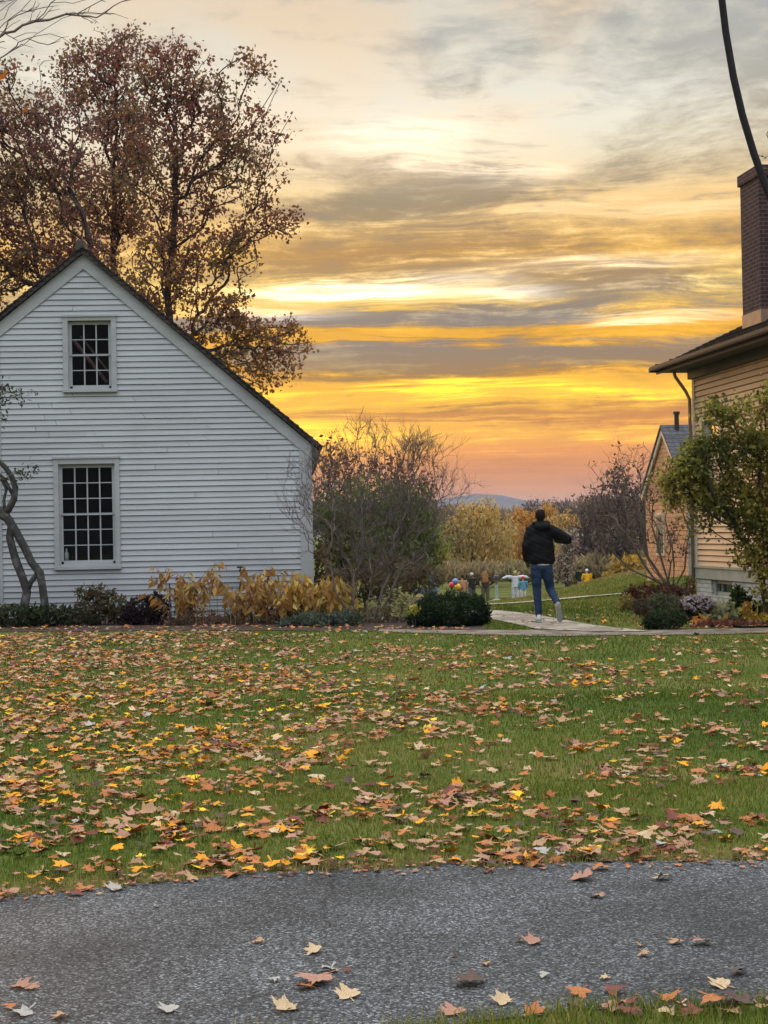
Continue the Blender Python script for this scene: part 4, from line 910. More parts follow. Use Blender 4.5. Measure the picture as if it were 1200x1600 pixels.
face_courses(e1, e2, r1_, r2_); face_courses(e2, e3, r2_, r2_); face_courses(e3, e4, r2_, r1_); face_courses(e4, e1, r1_, r1_)
mbr.build('roof', M_shingle, ph)
sf = MB(); sf.fbox(MR, -OV + .02, WLEN + OV - .02, ZE - .07, ZE - .04, -WW - OV + .02, OV - .02)
sf.fbox(MR, -.05, WLEN, ZE - .26, ZE - .072, .024, .11); sf.build('soffit', M_soffit, ph)
gt_ = MB()
for (c0, c1, b0, b1) in ((OV + .0, OV + .12, -.03, .012), (OV + .1, OV + .135, -.01, .055), (OV - .015, OV + .0, -.1, .05)): gt_.fbox(MR, -OV - .03, WLEN + OV, ZE + b0, ZE + b1, c0, c1)
for k in range(13): gt_.fbox(MR, -OV + .3 + k * .9, -OV + .33 + k * .9, ZE + .056, ZE + .085, OV - .02, OV + .13)
gt_.fbox(MR, -OV - .12, -OV - .001, ZE - .05, ZE + .04, -WW - OV, OV + .13)
gt_.build('gutter', M_gutter, ph)
dp = MB(); dp.tube([MR(.0, ZE - .05, OV * .72), MR(.0, ZE - .2, OV * .66), MR(-.02, ZE - .5, .16), MR(-.03, ZE - .66, .08), MR(-.03, .1, .08)], .034, 8); dp.build('downspout', mat('tan_downspout', (.34, .24, .15), (.26, .18, .12), 4, .5), ph, smooth=True)
# chimney
chp = P(1161, 505, 29.0); ca = (A3[1] - chp[1]) / math.cos(th_) ; 
rel = chp - np.array([A3[0], A3[1], 0]); ca = float(rel @ U); cc_ = float(rel @ Nn)
ztop = P(1157, 276, 29.0)[2]
ch_ = MB(); ch_.fbox(MR, ca, ca + .92, chp[2] - .6, ztop - .16, cc_ - .75, cc_); ch_.fbox(MR, ca - .04, ca + .96, ztop - .2, ztop, cc_ - .79, cc_ + .04); ch_.fbox(MR, ca + .1, ca + .82, ztop, ztop + .04, cc_ - .65, cc_ - .1)
cho = ch_.build('chimney', M_brick, ph)
fl = MB(); fl.fbox(MR, ca - .01, ca + .93, chp[2] - .35, chp[2] + .14, cc_ - .3, cc_ + .012); fl.build('flashing', mat('copper_tan_flashing', (.27, .17, .11), (.2, .135, .09), 5, .5), cho)

# --- background gable house with slate roof
M_slate = brickmat('slate_roof', (.10, .10, .115), (.065, .065, .075), (.03, .03, .035), size=(.25, .12), msize=.012, rough=.7)
M_lit_shingle = brickmat('sunset_lit_shingles', (.72, .38, .2), (.58, .3, .16), (.32, .17, .1), size=(.18, .13), msize=.012)  # sunset glow on the gable wall is painted into this orange
B0 = P(1009, 800, 48.0); t2 = .13; U2 = np.array([math.sin(t2), -math.cos(t2), 0]); N2 = np.array([-math.cos(t2), -math.sin(t2), 0])
gw_ = 4.0; bz = -.6
sh = thing('gable_cottage', 'small shingled cottage with slate roof and vent pipe beyond the peach house', 'house', (B0[0], B0[1], bz))
MC = lambda a, b, c: tuple(np.array([B0[0], B0[1], 0]) + U2 * a + N2 * c + np.array([0, 0, b]))
zap = P(1034, 669, 46)[2]; zev = P(1012, 765, 47)[2]; slp = (zap - zev) / (gw_ / 2)
sw = MB(); sw.quad(MC(0, bz, 0), MC(gw_, bz, 0), MC(gw_, zev, 0), MC(gw_ / 2, zap, 0), MC(0, zev, 0)); sw.quad(MC(0, bz, -7), MC(gw_, bz, -7), MC(gw_, zev, -7), MC(gw_ / 2, zap, -7), MC(0, zev, -7)); sw.quad(MC(0, bz, 0), MC(0, bz, -7), MC(0, zev, -7), MC(0, zev, 0)); sw.build('wall', M_lit_shingle, sh)
sw = MB(); sw.quad(MC(gw_, bz, 0), MC(gw_, bz, -7), MC(gw_, zev, -7), MC(gw_, zev, 0)); sw.build('front_wall', mat('shaded_cottage_wall', (.3, .28, .27), (.24, .22, .21), 4), sh)  # grey puts the shade of this side into the wall colour
for sgn in (0, 1):
    a_e = gw_ + .15 if sgn else -.15; ze_ = zap - slp * (gw_ / 2 + .15)
    rm = MB(); rm.prism([MC(gw_ / 2, zap + .1, .12), MC(a_e, ze_ + .1, .12), MC(a_e, ze_ + .02, .12), MC(gw_ / 2, zap + .01, .12)], N2 * -7.24); rm.build('roof', M_slate, sh)
    rk = MB(); rk.prism([MC(gw_ / 2, zap + .0, .03), MC(a_e, ze_ + .0, .03), MC(a_e, ze_ - .18, .03), MC(gw_ / 2, zap - .2, .03)], N2 * (.06 + .004 * sgn)); rk.build('rake_board', M_cream, sh)
vp = MB(); q = np.array(MC(gw_ / 2 + .15, zap - .1, -.35)); vp.tube([q, q + np.array([0, 0, .5])], .07, 10); vp.tube([q + np.array([0, 0, .5]), q + np.array([0, 0, .58])], .1, 10); vp.build('vent_pipe', M_gutter, sh)
cwn = MB(); cwn.fbox(MC, 1.1, 1.9, .6, 1.9, .0, .05); fwin = cwn.build('window', M_cream, sh); gm = MB(); gm.quad(MC(1.18, .68, .056), MC(1.82, .68, .056), MC(1.82, 1.82, .056), MC(1.18, 1.82, .056)); gm.build('pane', mat('dark_pane', (.03, .03, .035), None, 3, .15, spec=.6), fwin)

# ------------------------------------------------------------------ trees
MAR = [(.27, .11, .085), (.36, .145, .085), (.17, .095, .085), (.40, .2, .085), (.22, .155, .075)]
G1 = lambda X_, Y_: np.array([X_, Y_, float(H(X_, Y_))])
def trunk_line(pxs, D):
    p = [P(a, b, D) for a, b in pxs]; p[0][2] = float(H(p[0][0], p[0][1])) - .1; return p
D1 = 41
b1 = [(300, 135, 80, 70), (375, 210, 55, 85), (240, 120, 55, 60), (395, 110, 10, 22), (300, 85, 20, 22), (225, 80, 20, 22), (330, 250, 80, 90), (240, 260, 70, 100), (425, 345, 50, 38), (405, 270, 45, 60), (330, 400, 90, 55), (250, 420, 70, 70), (300, 490, 90, 50), (425, 525, 52, 34, 1.5), (415, 575, 66, 30, 1.5), (360, 470, 40, 50, 1.3), (340, 540, 50, 40), (205, 480, 50, 60), (280, 340, 60, 70)]
tree('maple_tree', 'tall bronze leaved tree right behind the white house with open spreading limbs', 'tree', trunk_line([(262, 900)], D1)[0],
     [trunk_line([(262, 900), (262, 700), (260, 560), (262, 470), (270, 390), (274, 320)], D1)], np.vstack([blobs(b1, D1, 1330, clump=170, cs=.27), blobs(b1, D1, 665)]), .42, .0095, M_bark,
     dict(size=.11, per=9, spread=.10, cols=MAR, w=[3, 2, 2, 1.6, 1.6], rmax=.03, droop=.5, low=(.5, [(.34, .17, .04), (.24, .2, .05), (.38, .15, .04)], 2.0)), 'trees behind the white house', p=2.75, wig=.03)
b2 = [(150, 130, 70, 70), (190, 90, 45, 45), (180, 230, 60, 90), (130, 320, 60, 90), (190, 330, 50, 80), (160, 430, 80, 70), (215, 190, 40, 60)]
tree('maple_tree', 'dense maroon tree with straight pale trunk behind the house ridge', 'tree', trunk_line([(182, 900)], 44)[0],
     [trunk_line([(182, 900), (180, 600), (176, 400), (177, 260), (180, 160)], 44)], np.vstack([blobs(b2, 44, 840, clump=100, cs=.29), blobs(b2, 44, 420)]), .42, .0095, M_bark,
     dict(size=.11, per=10, spread=.12, cols=MAR, w=[3, 2, 2.5, 1.2, 1.4], rmax=.03, droop=.5, low=(.4, [(.28, .12, .03), (.2, .17, .04)], 2.2)), 'trees behind the white house', p=2.75, wig=.03)
b3 = [(40, 150, 80, 70), (90, 230, 80, 80), (10, 260, 80, 100), (60, 350, 100, 90), (0, 420, 90, 80), (100, 420, 70, 70), (-90, 300, 110, 180), (-60, 150, 80, 80), (-80, 500, 100, 80)]
tree('maple_tree', 'broad dark purple brown tree leaning off the left edge behind the white house', 'tree', trunk_line([(140, 900)], 39)[0],
     [trunk_line([(140, 900), (140, 600), (138, 480), (142, 380), (110, 300)], 39), ], np.vstack([blobs(b3, 39, 1330, clump=150, cs=.29), blobs(b3, 39, 665)]), .42, .0095, M_bark,
     dict(size=.105, per=10, spread=.15, cols=[(.22, .10, .09), (.29, .12, .08), (.15, .09, .08), (.34, .15, .07), (.18, .14, .07)], w=[3, 2, 2, 1.2, 1.5], rmax=.03, droop=.5, low=(.35, [(.3, .1, .03), (.2, .12, .04), (.16, .05, .03)], 1.6)), 'trees behind the white house', p=2.75, wig=.03)
# bare branches reaching in at the top left (tree stands outside the frame)
DB = 12.0
bb_ = [(60, 20, 120, 26), (120, -5, 100, 30), (10, 55, 60, 30), (150, 20, 60, 18), (-120, 60, 140, 60), (-80, -80, 160, 80), (60, 60, 60, 16)]
ovt = tree('overhanging_tree', 'bare twigs of a near tree reaching in at the top left', 'tree', trunk_line([(-760, 1200)], DB)[0],
     [trunk_line([(-760, 1200), (-750, 800), (-740, 400), (-650, 260), (-420, 200), (-200, 150)], DB)], blobs(bb_, DB, 330, .9), .75, .0028, M_twig, None, cap=.14, wig=.06, p=2.3, trunkname='limbs')
hl = []; 
for (px, py) in [(0, 125), (3, 140), (-6, 150), (8, 108), (42, 168), (38, 175), (2, 178), (-4, 196), (26, 272), (130, 54), (131, 60), (132, 8), (28, 286), (48, 108), (0, 215)]: hl.append(P(px, py, DB + random.uniform(-.3, .3)))
hl = np.array(hl); hl = np.vstack([hl[:9], hl[9:11], hl[12:]]); hc = palette(len(hl), [(.55, .25, .02), (.6, .17, .02), (.6, .4, .03)], [1, 1, .6]); hc[9:11] = (.08, .07, .05)
link('hanging_leaves', leaves_mesh(hl, .055, hc, .6, .8), M_leaf, ovt)

# twisted trained tree against the white wall
DT = 26.9
def TP(*a): return [P(x, y, DT) for x, y in a]
vt = thing('twisted_tree', 'twisted lichen covered trunks of a small tree against the white wall', 'tree', G(50, 960))
tm = MB()
tm.tube(TP((40, 985), (38, 945), (42, 925), (36, 905), (26, 880), (20, 860), (15, 840), (18, 822), (10, 808), (-12, 798), (-40, 780)), [.10, .085, .075, .072, .075, .068, .07, .075, .085, .085, .07], 9)
tm.tube(TP((72, 985), (70, 945), (66, 915), (62, 895), (50, 880), (38, 855), (26, 833), (15, 815), (5, 802), (-15, 790)), [.08, .072, .068, .075, .07, .072, .074, .078, .085, .08], 9)
tm.tube(TP((42, 925), (48, 910), (58, 896)), [.05, .045, .045], 8)
tm.tube(TP((5, 803), (14, 795), (22, 780), (24, 762), (18, 744), (8, 730), (0, 722), (-20, 710)), [.07, .065, .06, .055, .05, .045, .042, .04], 8)
tm.tube(TP((22, 775), (14, 762), (7, 748), (0, 742), (-15, 738)), [.035, .033, .03, .03, .028], 7); tm.tube(TP((8, 800), (6, 782), (10, 765), (4, 752), (-10, 742)), [.03, .028, .026, .024, .02], 7)
tm.build('trunk', M_lichen, vt, smooth=True)
tw = blobs([(20, 618, 30, 12), (5, 612, 30, 18), (52, 735, 26, 12), (30, 745, 25, 10), (-20, 640, 30, 40)], DT - .15, 90, .6); A, par, n0 = grow(tw, [[P(-60, 700, DT), P(-30, 660, DT - .1), P(-10, 630, DT - .1)], [P(-10, 742, DT), P(8, 750, DT - .1)]], .4); r, ch = radii(A, par, .004, 2.3, .02)
branch_obj('twigs', A, par, r, ch, M_twig, vt)
C = np.repeat(A[n0:], 7, 0) + RNG.normal(size=(7 * (len(A) - n0), 3)) * .06; C = C[RNG.uniform(size=len(C)) < .75]
link('foliage', leaves_mesh(C, .075, palette(len(C), [(.06, .075, .05), (.09, .1, .06), (.05, .05, .04)], [2, 2, 1]), .4, .4), M_leaf, vt)

# --- bare multi-stem shrub with the green bush behind it
DS = 25.4
bs = [(520, 715, 40, 45, .9), (575, 695, 45, 38), (640, 700, 45, 30), (665, 730, 50, 40, .9), (715, 755, 22, 28, .7), (600, 770, 90, 45), (530, 790, 60, 50), (640, 810, 70, 60), (560, 850, 75, 50), (478, 770, 18, 70, .8), (462, 800, 22, 40, .5), (620, 880, 60, 30), (700, 790, 30, 25, .6)]
sb = G(572, 975)
roots = []
for k in range(12):
    a = random.uniform(-.24, .24); b_ = random.uniform(-.2, .3); q = sb + np.array([a, b_, -.05]); roots.append([q, q + np.array([a * .25 + random.gauss(0, .05), b_ * .2, .35]), q + np.array([a * .9 + random.gauss(0, .1), b_ * .5, .8])])
tree('bare_shrub', 'tall bare grey many stemmed shrub by the corner of the white house', 'shrub', sb, roots, blobs(bs, DS, 2700, .75, clump=330, cs=.16), .5, .003, M_twig, None, p=2.75, wig=.05, trunkname='stems', cap=.035, twigs=(3, .2, .0024, .75))
D2 = 31
gb_ = [(510, 810, 26, 45), (560, 790, 50, 40), (620, 795, 55, 40), (655, 830, 34, 45), (600, 850, 95, 50), (530, 865, 42, 38), (672, 868, 24, 34)]
tree('green_bush', 'large rounded green bush behind the bare grey shrub', 'bush', G1(P(590, 900, D2)[0], D2), [[G1(P(590 + k * 18, 900, D2)[0], D2), P(590 + k * 25, 880, D2)] for k in (-2, -1, 0, 1, 2)], blobs(gb_, D2, 900, .8), .5, .006, M_twig,
     dict(size=.095, per=11, spread=.14, cols=[(.10, .15, .03), (.17, .23, .045), (.26, .28, .06), (.17, .12, .05)], w=[2.4, 3, 2, 1], rmax=.02, droop=.3, aspect=.5), crownname='foliage', trunkname='stems')
# reddish saplings that show above that bush
D3 = 36
tree('russet_shrub', 'russet twiggy shrub rising behind the green bush', 'shrub', G1(P(545, 900, D3)[0], D3), [[G1(P(530 + k * 30, 900, D3)[0], D3), P(530 + k * 30, 860, D3)] for k in (0, 1, 2, 3)], blobs([(525, 735, 40, 55), (590, 740, 50, 40), (640, 760, 50, 40)], D3, 500, .8), .6, .006, M_bark,
     dict(size=.09, per=3, spread=.12, cols=[(.2, .08, .05), (.14, .06, .05), (.25, .12, .04)], w=[2, 2, 1], rmax=.012, droop=.2), crownname='foliage', trunkname='stems')

# --- right: leaning bare lilac, leafy small tree
DL = 33
rl = []
for (x0, x1, y1, x2, y2) in ((1040, 1005, 880, 965, 820), (1048, 1012, 870, 990, 790), (1052, 1030, 860, 1020, 790), (1058, 1050, 850, 1045, 780), (1046, 985, 890, 950, 850), (1062, 1072, 860, 1066, 800), (1054, 1020, 890, 1000, 850)):
    q = G1(P(x0, 930, DL)[0], DL + random.uniform(-.4, .4)); rl.append([q, P(x0 - 6, 915, DL), P(x1, y1, DL), P(x2, y2, DL)])
tree('leaning_lilac', 'dark bare lilac shrub leaning left beside the peach house', 'shrub', G1(P(1050, 930, DL)[0], DL), rl, blobs([(950, 760, 50, 55), (985, 730, 30, 40), (930, 800, 45, 50), (1005, 790, 40, 60), (1040, 830, 40, 60), (960, 850, 40, 30), (1065, 850, 20, 60)], DL, 700, .7, clump=80, cs=.2), .4, .0052, M_twig,
     dict(size=.07, per=2, spread=.08, cols=[(.08, .075, .03), (.07, .05, .04), (.12, .1, .04)], w=[2, 2, 1], rmax=.012, keep=.45, droop=.4), p=2.4, wig=.06, trunkname='stems', crownname='foliage', twigs=(1, .28, .003, .6))
DA = 23.6
bA = [(1130, 650, 45, 40), (1175, 625, 40, 36), (1105, 685, 35, 35), (1068, 735, 26, 26), (1110, 730, 55, 50), (1180, 720, 45, 60), (1060, 755, 50, 35), (1130, 790, 50, 42), (1190, 800, 40, 60), (1176, 880, 26, 24), (1235, 700, 60, 110), (1240, 830, 50, 70), (1195, 905, 26, 26), (1170, 850, 34, 30), (1080, 800, 35, 25)]
rA = G1(P(1204, 960, DA)[0], DA)
tree('leafy_tree', 'small green leaved tree in front of the peach house', 'tree', rA, [[rA, P(1194, 930, DA), P(1188, 890, DA), P(1170, 855, DA), P(1150, 825, DA)], [rA + np.array([.05, 0, 0]), P(1200, 880, DA), P(1192, 820, DA), P(1185, 770, DA)], [rA + np.array([.02, .03, 0]), P(1188, 880, DA + .2), P(1150, 850, DA + .2), P(1120, 835, DA + .2)]],
     blobs(bA, DA, 1700, .75, clump=190, cs=.115), .5, .0038, M_bark, dict(size=.07, per=11, spread=.065, cols=[(.09, .10, .025), (.17, .175, .035), (.29, .27, .05), (.46, .4, .08), (.17, .10, .04)], w=[2, 3.2, 3, 1.8, .9], rmax=.012, droop=.4, aspect=.6, freq=2), p=2.3, cap=.11)
# --- far trees
def strand_leaves(t, px_blobs, D, n, size, cols, w):
    C = blobs(px_blobs, D, n, .8); d = np.zeros((len(C), 3)); d[:, 2] = -1; d[:, 0] = RNG.normal(size=len(C)) * .3
    link('crown', leaves_mesh(C, size, clump_pick(C, cols, w, .35), .22, .2, dirs=d), M_leaf, t)
def far_tree(name, label, cat, pxb, D, n, cols, w, per=6, size=.4, bf=.35, tip=.02, group=None, leaf=True, strands=0, bark=M_bark, base_px=None):
    cx = base_px or float(np.mean([b[0] for b in pxb])); g = G1(P(cx, 900, D)[0], D); top = min(b[1] - b[3] for b in pxb); mid = P(cx, (min(b[1] for b in pxb) + 905) / 2, D)
    t = tree(name, label, cat, g, [[g, (g + mid) / 2, mid]], blobs(pxb, D, n, .8), bf, tip, bark, dict(size=size, per=per, spread=size * .9, cols=cols, w=w, rmax=tip * 2.5, droop=.8, aspect=.5, freq=.35) if leaf else None, group, p=2.4, twigs=(2, size * 2.2, .012, .5))
    if strands:
        C = blobs(pxb, D, strands, .8); d = np.zeros((len(C), 3)); d[:, 2] = -1
        link('hanging_foliage', leaves_mesh(C, size * 1.1, clump_pick(C, cols, w, .3, .35), .16, .4, dirs=d), M_leaf, t)
    return t
YEL = [(.62, .42, .12), (.72, .52, .16), (.5, .38, .14), (.62, .33, .1), (.42, .36, .16)]
far_tree('willow_tree', 'golden willow left of the walking man', 'tree', [(740, 830, 42, 45), (725, 802, 18, 20), (762, 798, 20, 18), (700, 835, 18, 30), (715, 860, 35, 40), (770, 850, 40, 55), (745, 880, 55, 30)], 135, 420, YEL, [2, 2, 2, 1, 2], 9, .34, strands=6500, group='autumn trees at the bottom of the green')
far_tree('willow_tree', 'orange gold willow straight behind the walking man', 'tree', [(820, 840, 28, 40), (812, 808, 14, 18), (858, 800, 16, 16), (850, 825, 30, 35), (835, 870, 40, 35)], 140, 330, [(.64, .33, .07), (.56, .26, .06), (.64, .43, .1), (.4, .3, .1)], [2, 2, 2, 1], 9, .34, strands=4500, group='autumn trees at the bottom of the green')
far_tree('willow_tree', 'yellow willow between the man and the leaning lilac', 'tree', [(885, 825, 24, 30), (900, 850, 26, 35), (880, 880, 30, 25)], 130, 300, YEL, [2, 3, 2, 2, 1], 9, .32, strands=3600, group='autumn trees at the bottom of the green')
far_tree('round_tree', 'dull olive tree low between the golden willows', 'tree', [(795, 870, 25, 40), (790, 840, 14, 30)], 150, 200, [(.26, .2, .08), (.22, .14, .07), (.3, .24, .09)], [1, 1, 1], 6, .5, group='autumn trees at the bottom of the green')
GRY = [(.15, .1, .09), (.19, .12, .1), (.12, .085, .08)]
for k, (bx, D, lab) in enumerate((((930, 820, 30, 50), 120, 'grey brown bare tree rising just right of the yellow willow'), ((965, 800, 34, 75), 112, 'tall grey brown bare tree behind the leaning lilac'), ((1000, 815, 32, 70), 118, 'grey brown bare tree nearest the cottage wall'), ((905, 855, 22, 35), 126, 'low grey bare tree beside the yellow figure'))):
    far_tree('bare_tree', lab, 'tree', [bx, (bx[0], bx[1] + bx[3] * .8, bx[2] * 1.05, 40)], D, 420, GRY, [1, 1, 1], 3, .35, .4, .03, 'bare trees at the right end of the green')
far_tree('bare_tree', 'faint bare grey tree on the skyline above the man', 'tree', [(850, 800, 40, 24), (880, 800, 20, 18)], 230, 260, GRY, [1, 1, 1], 2, .5, .4, .03, 'bare trees at the right end of the green')
far_tree('pale_shrub', 'pale seed headed shrub right of the walking man', 'shrub', [(880, 880, 16, 28), (890, 850, 10, 25)], 98, 160, [(.42, .36, .3), (.34, .28, .22), (.3, .2, .16)], [1, 1, 1], 5, .25)
far_tree('golden_bush', 'round golden bush near the cottage', 'bush', [(975, 897, 19, 14), (988, 890, 10, 10)], 76, 150, [(.5, .3, .04), (.42, .26, .05), (.3, .2, .05)], [1, 1, 1], 9, .28)
# brush belt and far woods that read as one mass
def mass(name, pxb, D, n, size, cols, w, label, dk=1.0):
    C = blobs(pxb, D, n, dk); C[:, 2] = np.maximum(C[:, 2], H(C[:, 0], C[:, 1]) + .05)
    d = np.zeros((len(C), 3)); d[:, 2] = 1; d[:, 0] = RNG.normal(size=len(C)) * .6
    tag(link(name, leaves_mesh(C, size, clump_pick(C, cols, w, .25), .3, 0, dirs=d), M_leaf), label, 'brush', kind='stuff')
mass('brush', [(690, 900, 60, 16), (760, 898, 60, 14), (830, 898, 60, 16), (890, 902, 40, 14), (620, 890, 60, 25), (940, 890, 50, 20), (1000, 890, 40, 25)], 112, 9000, .55, [(.36, .28, .14), (.46, .34, .17), (.26, .2, .13), (.32, .3, .12)], [2, 2, 2, 1.4], 'tangled brown brush along the foot of the green')
mass('far_woods', [(700, 815, 110, 22), (850, 812, 90, 16), (960, 805, 110, 28), (1100, 800, 120, 34), (560, 815, 120, 26), (420, 810, 160, 30)], 330, 9000, 1.6, [(.26, .17, .11), (.34, .21, .1), (.2, .15, .13), (.44, .28, .09)], [2, 1.5, 2, .8], 'far autumn woods below the blue hill', .6)

# ------------------------------------------------------------------ garden plants
def leafy(name, label, cat, pxb, D, n, size, cols, w, aspect=.5, droop=.2, depthk=.9, shell=.35, stems=14, group=None, freq=2.0, part='foliage', stemm=M_twig, sphi=None):
    x = float(np.mean([b[0] for b in pxb])); yb = max(b[1] + b[3] for b in pxb); g = G1(P(x, yb, D)[0], D)
    t = thing(name, label, cat, g, group); C = blobs(pxb, D, n, depthk, shell); C[:, 2] = np.maximum(C[:, 2], H(C[:, 0], C[:, 1]) + .01)
    link(part, leaves_mesh(C, size, clump_pick(C, cols, w, freq), aspect, droop), M_leaf, t)
    if stems:
        sm = MB()
        for q in C[RNG.choice(len(C), stems, replace=False)]:
            b = np.array([g[0] + (q[0] - g[0]) * .45 + random.gauss(0, .03), g[1] + (q[1] - g[1]) * .4, g[2] - .03]); sm.tube([b, (b + q) / 2 + RNG.normal(size=3) * .02, q], [.007, .005, .003], 4, False)
        sm.build('stems', stemm, t)
    return t
BED = 25.6
DG = [(.025, .04, .018), (.045, .065, .026), (.07, .085, .04), (.05, .035, .028)]
leafy('ground_cover', 'dark green leafy ground cover under the twisted trunks', 'ground cover', [(20, 962, 50, 18), (75, 962, 45, 16), (-40, 962, 50, 18), (120, 965, 40, 13)], BED + .3, 3200, .085, DG, [3, 3, 1.4, 1], .5, .1, .8)
leafy('trailing_shrub', 'olive brown feathery shrub left of the dark purple clump', 'shrub', [(150, 950, 32, 22), (175, 945, 30, 18), (135, 925, 20, 10), (190, 960, 30, 14), (155, 925, 22, 9)], BED + .4, 1500, .10, [(.09, .085, .03), (.12, .075, .04), (.07, .06, .035), (.15, .12, .05)], [2, 2, 2, 1], .3, .2, .8)
leafy('purple_shrub', 'dark purple leaved clump beside the golden plants', 'shrub', [(222, 955, 26, 24), (245, 952, 20, 25), (205, 962, 18, 14)], BED + .2, 1500, .075, [(.03, .018, .026), (.05, .025, .03), (.06, .045, .035)], [3, 2, 1], .5, .2)
leafy('sage_plant', 'grey green low herbs at the edge of the bed', 'plant', [(490, 970, 38, 12), (540, 968, 28, 14), (455, 975, 22, 8)], 24.5, 1500, .075, [(.09, .12, .085), (.12, .15, .11), (.06, .085, .05)], [2, 2, 1], .4, -.2)
leafy('yew_bush', 'low dark evergreen yew clipped into a long mound', 'bush', [(705, 958, 58, 27), (665, 966, 32, 20), (738, 956, 28, 24), (690, 948, 40, 18), (676, 936, 16, 9), (712, 930, 20, 8), (742, 938, 14, 9), (655, 950, 12, 8), (757, 965, 10, 16), (700, 970, 55, 16)], 23.9, 10000, .06, [(.012, .028, .012), (.022, .045, .016), (.04, .065, .025), (.05, .045, .03)], [3, 3, 1.6, .4], .3, -.2, .9, .55, 20)
# golden arching perennials: stems with paired drooping leaves
def arching(name, label, pxs, D, n, hpx, cols, seed, lsize=.17, group=None):
    rg = np.random.default_rng(seed); x0, x1, yb = pxs; g0 = G1(P((x0 + x1) / 2, yb, D)[0], D); t = thing(name, label, 'plant', g0, group)
    sm = MB(); Cs, Ds = [], []
    for k in range(n):
        bx = rg.uniform(x0, x1); d = D + rg.uniform(-.5, .5); b = G1(P(bx, yb, d)[0], d); hh_ = hpx * rg.uniform(.5, 1.1) / F * D; a = rg.uniform(-1, 1) ; le = hh_ * rg.uniform(.25, .7)
        pts = [b + np.array([a * le * s ** 2, rg.normal() * .0 - .25 * le * s ** 2, hh_ * (1.25 * s - .33 * s ** 3)]) for s in np.linspace(0, 1, 9)]
        sm.tube(pts, list(np.linspace(.006, .003, 9)), 4, False)
        for i in range(3, 9):
            for sd_ in (-1, 1):
                Cs.append(pts[i] + rg.normal(size=3) * .015); Ds.append([a * .5 + rg.normal() * .5, sd_ * .6 - .3, -.75 - .3 * rg.uniform()])
    sm.build('stems', mat('dry_stem', (.3, .2, .08), (.2, .13, .06), 8), t)
    C = np.array(Cs); me = leaves_mesh(C, lsize, clump_pick(C, cols, [1] * len(cols), 1.6, .25), .36, 0, dirs=np.array(Ds)); link('foliage', me, M_leaf, t)
GO = [(.40, .20, .045), (.46, .27, .07), (.32, .15, .04), (.24, .13, .05), (.52, .36, .13)]
arching('golden_perennial', 'golden brown arching leaves at the left end of the wire fence', (262, 322, 972), BED + .1, 26, 98, GO, 21, group='golden perennials in the bed')
arching('golden_perennial', 'tall golden leaves around the middle of the wire fence', (350, 440, 974), BED, 34, 90, GO, 22, group='golden perennials in the bed')
arching('golden_perennial', 'dense yellow gold leaves by the house corner', (436, 520, 974), BED - .2, 44, 84, [(.55, .32, .06), (.6, .42, .12), (.45, .24, .05), (.35, .2, .06)], 23, group='golden perennials in the bed')
arching('golden_perennial', 'yellow leaves just left of the bare shrub stems', (505, 560, 970), BED - .1, 26, 78, [(.5, .34, .08), (.6, .45, .15), (.36, .2, .06)], 24, group='golden perennials in the bed')
leafy('dry_undergrowth', 'dry brown stalks at the foot of the golden plants', 'plant', [(300, 968, 50, 14), (400, 968, 60, 14), (480, 960, 40, 16), (570, 968, 60, 14)], BED - .1, 1300, .10, [(.16, .09, .05), (.24, .14, .07), (.09, .055, .04)], [2, 1, 2], .3, -.3)
leafy('undergrowth', 'brown tangled undergrowth behind the bare shrub stems', 'undergrowth', [(550, 915, 55, 30), (610, 905, 55, 35), (665, 905, 28, 22), (520, 930, 30, 25), (502, 895, 16, 40)], 29.5, 3200, .11, [(.16, .11, .07), (.11, .08, .055), (.14, .13, .05), (.22, .14, .07)], [2, 2, 1.5, 1], .35, -.2)
# wire fence
wf = thing('wire_fence', 'thin wire mesh fence holding up the golden plants', 'fence', G(380, 976)); wm = MB(); Yw = BED + .35
for k in range(19):
    a = P(268 + k * 12, 978, Yw); wm.tube([(a[0], Yw, float(H(a[0], Yw))), (a[0], Yw, float(H(a[0], Yw)) + .62)], .004, 4)
for z in (.1, .22, .34, .46, .6):
    a = P(268, 970, Yw)[0]; b = P(484, 970, Yw)[0]; wm.tube([(a, Yw - .006, z), ((a + b) / 2, Yw - .006, z + .01), (b, Yw - .006, z)], .004, 4)
wm.build('mesh', M_gutter, wf)
pm = MB()
for px in (266, 376, 486): a = P(px, 978, Yw + .03); pm.tube([(a[0], Yw + .03, -.05), (a[0], Yw + .03, .68)], .012, 6)
pm.build('stakes', M_gutter, wf)
# spigot lamp that peeks over the gold leaves
sp_ = thing('garden_spigot', 'small dark tap standing out from the white wall above the golden leaves', 'tap', P(376, 893, YH - .03))
q = P(376, 893, YH - .03); tmm = MB(); tmm.tube([q + np.array([0, .03, 0]), q + np.array([0, -.08, .02]), q + np.array([.03, -.13, -.03])], [.025, .028, .02], 8); tmm.build('spout', M_gutter, sp_, smooth=True); tmm = MB(); tmm.tube([q + np.array([-.06, -.06, .08]), q + np.array([.06, -.06, .08])], .016, 8); tmm.tube([q + np.array([0, -.06, .02]), q + np.array([0, -.06, .08])], .012, 8); tmm.build('handle', M_gutter, sp_)
